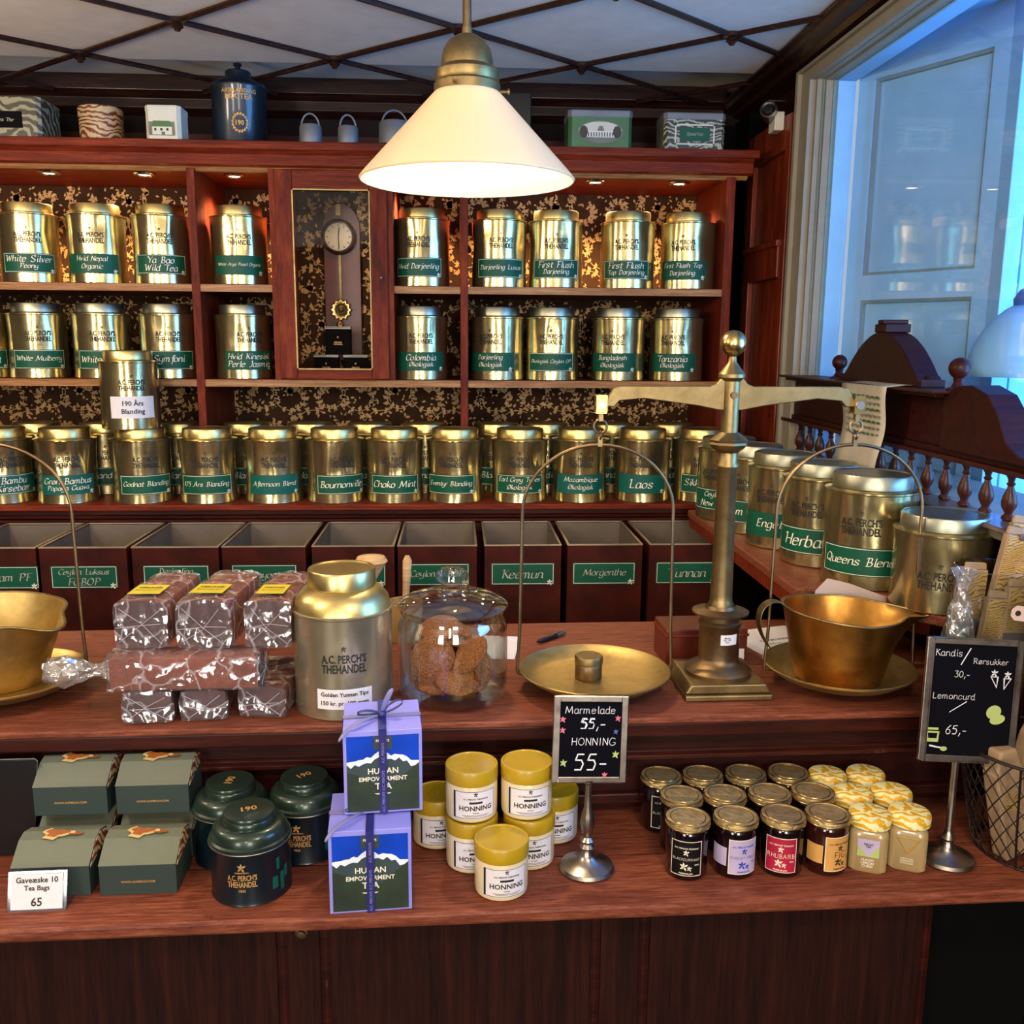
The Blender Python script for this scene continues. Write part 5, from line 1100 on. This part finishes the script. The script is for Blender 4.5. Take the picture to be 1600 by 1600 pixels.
for ri, (rn, cs) in enumerate(rows):
    for ci, (px, py) in enumerate(cs):
        q = at(px, py, z=HJ); q.z = ZL
        y_ = (1.398, 1.474, 1.550)[ri]+q.x*.012; q = Vector((q.x*y_/q.y, y_, ZL))
        if ri == 0: lab, ls, mt, rt, ik = fl[ci]; jam(q, '%s dark jam jar with gold lid, front row' % nm[0][ci], mt, lab, rt, ls, ik)
        elif ri == 2 and ci == 0: jam(q, 'dark jam jar with black label, back row, outermost by the small sign', 'jam_dark', 'label_black', .3, ['BLACK CHERRY'], 'label_cream')
        else: jam(q, 'dark jam jar with gold lid, %s row, %s from the small sign' % (rn, nm[ri][ci]), 'jam_dark')
def curd(loc, label, full):
    t = thing('curd_jar', label, 'jar', loc, yawto(loc)+.05, 'lemon curd jars with lemon-print lids'); r = .031; c = .010
    sq = lambda r_, z, a: r_ if r_ < .028 and z < .002 else r_*min(1.22, 1/max(abs(math.cos(a)), abs(math.sin(a))))*(1 if z < .072 else max(.80, 1-(z-.072)*12))
    MB().lathe([(0, 0), (r-.003, 0), (r, .004), (r, .060), (r-.001, .068), (r-.005, .076)], 'curd', n=48, M=Matrix.Rotation(0, 4, 'Z'), fn=lambda r_, z, a: r_ if r_ < .001 else r_/((abs(math.cos(a))**5+abs(math.sin(a))**5)**.2)*(1 if z < .07 else .92)).build('body', t)
    MB().lathe([(.032, .074), (.034, .076), (.034, .090), (.032, .094), (.028, .096), (0, .096)], 'lemon_cloth', n=36).build('lid', t)
    m = MB()
    if full:
        m.box((-.017, -r-.0008, .030), (.017, -r+.002, .060), 'label_lilac'); m.flat([(-.017, .030), (0, .030), (-.017, .050)], 'chalk_green', -r-.0012); m.flat([(.017, .030), (0, .030), (.017, .050)], 'chalk_green', -r-.0012); lb = m.build('label', t)
        m = MB(); lines(m, ['CLASSIC', 'LEMON', 'CURD'], 'bold', 'label_cream', .020, .016, cy=.019, off=r+.0012); lines(m, ['PERCHS', 'TEA'], 'bold', 'ink_soft', .014, .008, cy=.050, off=r+.0016); m.build('lettering', lb)
    else:
        for (a, b) in (((-.018, .060), (0, .032)), ((0, .032), (.018, .060)), ((-.018, .060), (.018, .060))): m.tube([(a[0], -r-.0006, a[1]), (b[0], -r-.0006, b[1])], .0007, 'honey_lid', 4)
        lb = m.build('label', t); m = MB(); lines(m, ['LEMON CURD', 'INGREDIENTS', 'SUGAR EGGS'], 'bold', 'label_cream', .020, .012, cy=.020, off=r+.001); m.build('lettering', lb)
cc = [[(1360, 1266), (1422, 1264)], [(1332, 1234), (1394, 1232)], [(1293, 1204), (1353, 1203)]]
for ri, cs in enumerate(cc):
    for ci, (px, py) in enumerate(cs):
        q = at(px, py, z=ZL+.096); y_ = (1.400, 1.474, 1.545)[ri]+q.x*.012; q = Vector((q.x*y_/q.y, y_, ZL))
        curd(q, 'lemon curd jar with lemon-print lid, %s row, %s one' % (('front', 'middle', 'back')[ri], ('left', 'right')[ci]), ri == 0 and ci == 0)
# ================================================================== chalkboard signs
def sign(loc, base, W, H, label, content, rz, tilt, mat='silver'):
    t = thing('chalkboard_sign', label, 'sign', base, 0); dz = loc[2]-base[2]
    Mt = Matrix.Translation((loc[0]-base[0], loc[1]-base[1], dz)) @ Matrix.Rotation(rz, 4, 'Z') @ Matrix.Rotation(tilt, 4, 'Y') @ Matrix.Rotation(-.10, 4, 'X')
    fw = .0105
    MB().box((-W/2, -.004, -H/2), (-W/2+fw, .004, H/2), mat, Mt).box((W/2-fw, -.004, -H/2), (W/2, .004, H/2), mat, Mt).box((-W/2+fw, -.004, -H/2), (W/2-fw, .004, -H/2+fw), mat, Mt).box((-W/2+fw, -.004, H/2-fw), (W/2-fw, .004, H/2), mat, Mt).build('frame', t, bevel=.0015)
    bd = MB().box((-W/2+fw, -.0005, -H/2+fw), (W/2-fw, .002, H/2-fw), 'board_black', Mt).build('board', t)
    Mc = Mt @ Matrix.Translation((0, -.0008, 0)); m = MB(); content(m, Mc, W, H); m.build('chalk_writing', bd)
    z1 = dz-H/2+.004; k = 1.0
    MB().lathe([(0, 0), (.044, 0), (.046, .004), (.043, .009), (.030, .014), (.016, .020), (.010, .030), (.009, .038)], mat, n=40).build('foot', t)
    if W < .15: pf = [(.009, .036), (.012, .040), (.008, .046), (.012, .052), (.007, .058), (.009, .066), (.012, .080), (.010, .096), (.006, .112), (.005, z1-.008), (.009, z1-.004), (.009, z1)]
    else: pf = [(.009, .036), (.012, .041), (.008, .047), (.0055, .055), (.0055, z1)]
    MB().lathe(pf, mat, n=24).build('stem', t)
def c1(m, M, W, H):
    f = lambda s, w, h, cx, cy, st='hand', mt='chalk': lines(m, [s], st, mt, w, h*1.15, cy=cy, cx=cx, M=M)
    f('Marmelade', .082, .016, -.001, .048); f('55,-', .056, .022, .004, .024); f('HONNING', .072, .014, .006, -.004); f('55-', .054, .028, .002, -.038)
    f('55,-', .054, .020, .0045, .0235)
    for (x, y, c, s_) in ((-.045, .032, 'chalk_pink', .006), (-.045, .014, 'chalk_pink', .006), (.045, .034, 'chalk_pink', .006), (.042, .012, 'chalk_blue', .005), (-.042, -.040, 'chalk_green', .007), (.043, -.026, 'chalk_green', .007), (.026, -.060, 'chalk_pink', .006)):
        leafmark(m, c, s_, x, y, M=M); m.flat([(x+.45*s_*math.cos(a), y+.45*s_*math.sin(a)) for a in [2*PI*k/8 for k in range(8)]], c, -.0002, M)
def c2(m, M, W, H):
    f = lambda s, w, h, cx, cy, mt='chalk': lines(m, [s], 'hand', mt, w, h*1.15, cy=cy, cx=cx, M=M)
    f('Kandis', .044, .013, -.042, .078); f('/', .016, .030, -.014, .073); f('Rørsukker', .058, .012, .028, .066); f('30,-', .028, .014, -.018, .042); f('Lemoncurd', .070, .014, -.028, .006); f('65,-', .034, .020, -.020, -.052)
    m.flat([(-.034, -.022), (-.033, -.020), (-.006, -.001), (-.006, -.003)], 'chalk', 0, M)
    for (x, y, s_) in ((.036, .036, 1), (.058, .034, -1)):
        m.add([(x-.007, 0, y+.006), (x+.007, 0, y+.006), (x+s_*.005, 0, y-.014)], [(0, 1, 2)], 'chalk', M=M); m.add([(x-.0045, -.0002, y+.0045), (x+.0045, -.0002, y+.0045), (x+s_*.0042, -.0002, y-.010)], [(0, 1, 2)], 'board_black', M=M); leafmark(m, 'chalk', .007, x, y+.011, M=M)
    for (x, y, rx, ry, a0) in ((.040, -.018, .013, .011, .6), (.047, -.030, .013, .008, .3)): m.flat([(x+rx*math.cos(a)*math.cos(a0)-ry*math.sin(a)*math.sin(a0), y+rx*math.cos(a)*math.sin(a0)+ry*math.sin(a)*math.cos(a0)) for a in [2*PI*k/18 for k in range(18)]], 'chalk_green', -.0001 if y > -.02 else -.0003, M)
    x, y = -.058, -.062; m.flat([(x-.010, y-.010), (x+.010, y-.010), (x+.011, y+.008), (x-.011, y+.008)], 'chalk_green', 0, M); m.flat([(x-.007, y-.004), (x+.007, y-.004), (x+.008, y+.005), (x-.008, y+.005)], 'board_black', -.0002, M); m.flat([(x-.009, y+.010), (x+.009, y+.010), (x+.009, y+.014), (x-.009, y+.014)], 'chalk_green', 0, M)
    m.flat([(x-.004, y-.018), (x+.018, y-.021), (x+.018, y-.019), (x-.004, y-.015)], 'chalk', 0, M); m.flat([(x+.020+.006*math.cos(a), y-.021+.004*math.sin(a)) for a in [2*PI*k/10 for k in range(10)]], 'chalk_green', -.0001, M)
sign((.2125, 1.42, .966), (.211, 1.415, ZL), .122, .144, 'small chalkboard reading Marmelade and Honning in pewter frame on a turned stand', c1, .02, .03)
sign((.842, 1.42, 1.022), (.824, 1.415, ZL), .160, .206, 'large chalkboard reading Kandis and Lemoncurd on a tall metal stand', c2, -.05, .045)
# ================================================================== right end: glass vase with kraft packets, bags, wire basket
vx, vy = .948, 1.562
t = thing('glass_vase', 'tall clear glass cylinder holding kraft packets at the right end of the worktop', 'vase', (vx, vy, ZW))
MB().lathe([(0, .006), (.058, .004), (.064, .0), (.066, .006), (.067, .262), (.065, .264), (.063, .262), (.062, .012), (0, .012)], 'jar_glass', n=44).build('body', t)
pk = [(-.030, -.034, .10, .20, .0), (.020, -.036, .06, .22, .15), (.048, -.004, .06, .26, -.2), (-.022, -.002, .17, .31, .05), (.020, .024, .12, .325, .0), (-.045, .020, .04, .24, .2)]
for i, (x, y, lean, hh, rz) in enumerate(pk):
    t = thing('kraft_packet', 'kraft paper sugar-stick packet with grey band, %s in the glass vase' % ['front left', 'front middle', 'front right', 'centre', 'rear right', 'short one at the left'][i], 'packet', (vx+x*.8, vy+y*.8, ZW+.014), rz, 'kraft packets in the glass vase')
    Mt = Matrix.Rotation(lean, 4, 'Y'); w2 = .0225
    MB().box((-w2, -.008, 0), (w2, .008, hh), 'kraft', Mt).prism([(-w2, hh), (w2, hh), (w2*.9, hh+.012), (-w2*.9, hh+.014)], -.004, .004, 'kraft', M=Mt).build('packet', t, bevel=.002)
    MB().box((-w2*.9, -.0092, hh*.66), (w2*.9, -.0078, hh-.002), 'kraft_print', Mt).box((-w2*.9, -.0092, hh*.26), (w2*.9, -.0078, hh*.42), 'kraft_print', Mt).build('floral_band', t)
    b = MB().box((-w2, -.0096, hh*.50), (w2, -.0078, hh*.63), 'bag_band', Mt).build('grey_band', t)
    MB().flat([(.004+.010*math.cos(a), hh*.46+.008*math.sin(a)) for a in [2*PI*k/10 for k in range(10)]], 'bag_red', -.0100, Mt).build('red_spot', t)
t = thing('price_tag', 'cream card tag reading 45 hanging on the kraft packets in the vase', 'tag', (vx+.022, vy-.080, ZW+.198), -.1)
Mt = Matrix.Rotation(.12, 4, 'Y')
b = MB().prism([(-.033, -.006), (-.026, -.013), (.036, -.013), (.036, .013), (-.026, .013), (-.033, .006)], 0, .001, 'paper_pink', M=Mt).build('card', t)
m = MB(); lines(m, ['45,-'], 'hand', 'ink_soft', .036, .014, cx=.010, M=Mt @ Matrix.Translation((0, -.0006, 0))); m.flat([(-.022+.005*math.cos(a), .005*math.sin(a)) for a in [2*PI*k/12 for k in range(12)]], 'ink', -.0006, Mt); m.build('lettering', b)
def bag(loc, rx, ry, h, label, seed, fill):
    t = thing('clear_bag', label, 'bag', loc, 0); rg = random.Random(seed); ph = [rg.uniform(0, 6) for _ in range(4)]
    fn = lambda r, z, a: r*(1+.12*math.sin(4*a+ph[0]+z*30)+.08*math.sin(7*a+ph[1]-z*50))
    MB().lathe([(0, 0), (rx*.9, 0), (rx, h*.1), (rx*1.02, h*.5), (rx*.7, h*.75), (rx*.25, h*.86), (rx*.5, h*.95), (rx*.7, h)], 'bag_film', n=32, fn=fn).build('bag', t, solid=0)
    MB().lathe([(0, .003), (rx*.8, .003), (rx*.85, h*.1), (rx*.85, h*.5), (rx*.5, h*.62), (0, h*.64)], fill, n=20, fn=fn).build('contents', t)
bag((.868, 1.52, ZW), .027, .03, .27, 'crinkled clear bag of green tea between the squat tin and the vase', 3, 'green_tea_pack')
# wire basket with kraft bags
bc = Vector((.985, 1.44, ZL))
t = thing('wire_basket', 'rusty wire mesh basket at the right end of the ledge', 'basket', bc)
m = MB(); R0, R1, HB = .085, .125, .19
nn = 30
for d in (-1, 1):
    for k in range(nn):
        P = []
        for j in range(13):
            u = j/12; a = 2*PI*k/nn+d*u*1.1; r = R0+(R1-R0)*u**.7; P.append((r*math.cos(a), r*math.sin(a), HB*u))
        m.tube(P, .0011, 'wire', 4)
m.build('mesh', t, kind='stuff')
for u in (0, 1): MB().tube([((R0+(R1-R0)*u)*math.cos(a), (R0+(R1-R0)*u)*math.sin(a), HB*u+.002) for a in [2*PI*k/40 for k in range(40)]], .003, 'wire', 8, True).build('hoop', t)
for k in range(4): 
    a = PI*.75+k*PI/2; MB().tube([((R0+(R1-R0)*u**.7)*math.cos(a), (R0+(R1-R0)*u**.7)*math.sin(a), HB*u) for u in (0, .25, .5, .75, 1)], .0022, 'wire', 6).build('upright', t)
for i, (x, y, rz, tl, h) in enumerate(((-.045, -.02, .3, -.25, .20), (.0, -.03, -.2, .05, .21), (-.02, .03, .1, .2, .23), (.045, .0, -.4, .25, .21))):
    t = thing('kraft_bag', 'crumpled kraft paper bag standing in the wire basket, %s' % ['leaning left', 'in front', 'at the back', 'leaning right'][i], 'bag', (bc.x+x, bc.y+y, ZL+.008), rz, 'kraft bags in the wire basket')
    Mt = Matrix.Rotation(tl, 4, 'Y')
    MB().prism([(-.026, 0), (.026, 0), (.028, h*.8), (.020, h), (-.014, h*1.03), (-.028, h*.82)], -.016, .016, 'kraft', M=Mt).build('bag', t, bevel=.004)
    MB().prism([(-.014, h*.45), (.014, h*.45), (.014, h*.62), (-.014, h*.62)], -.0172, -.016, 'kraft_print', M=Mt).build('label', t)
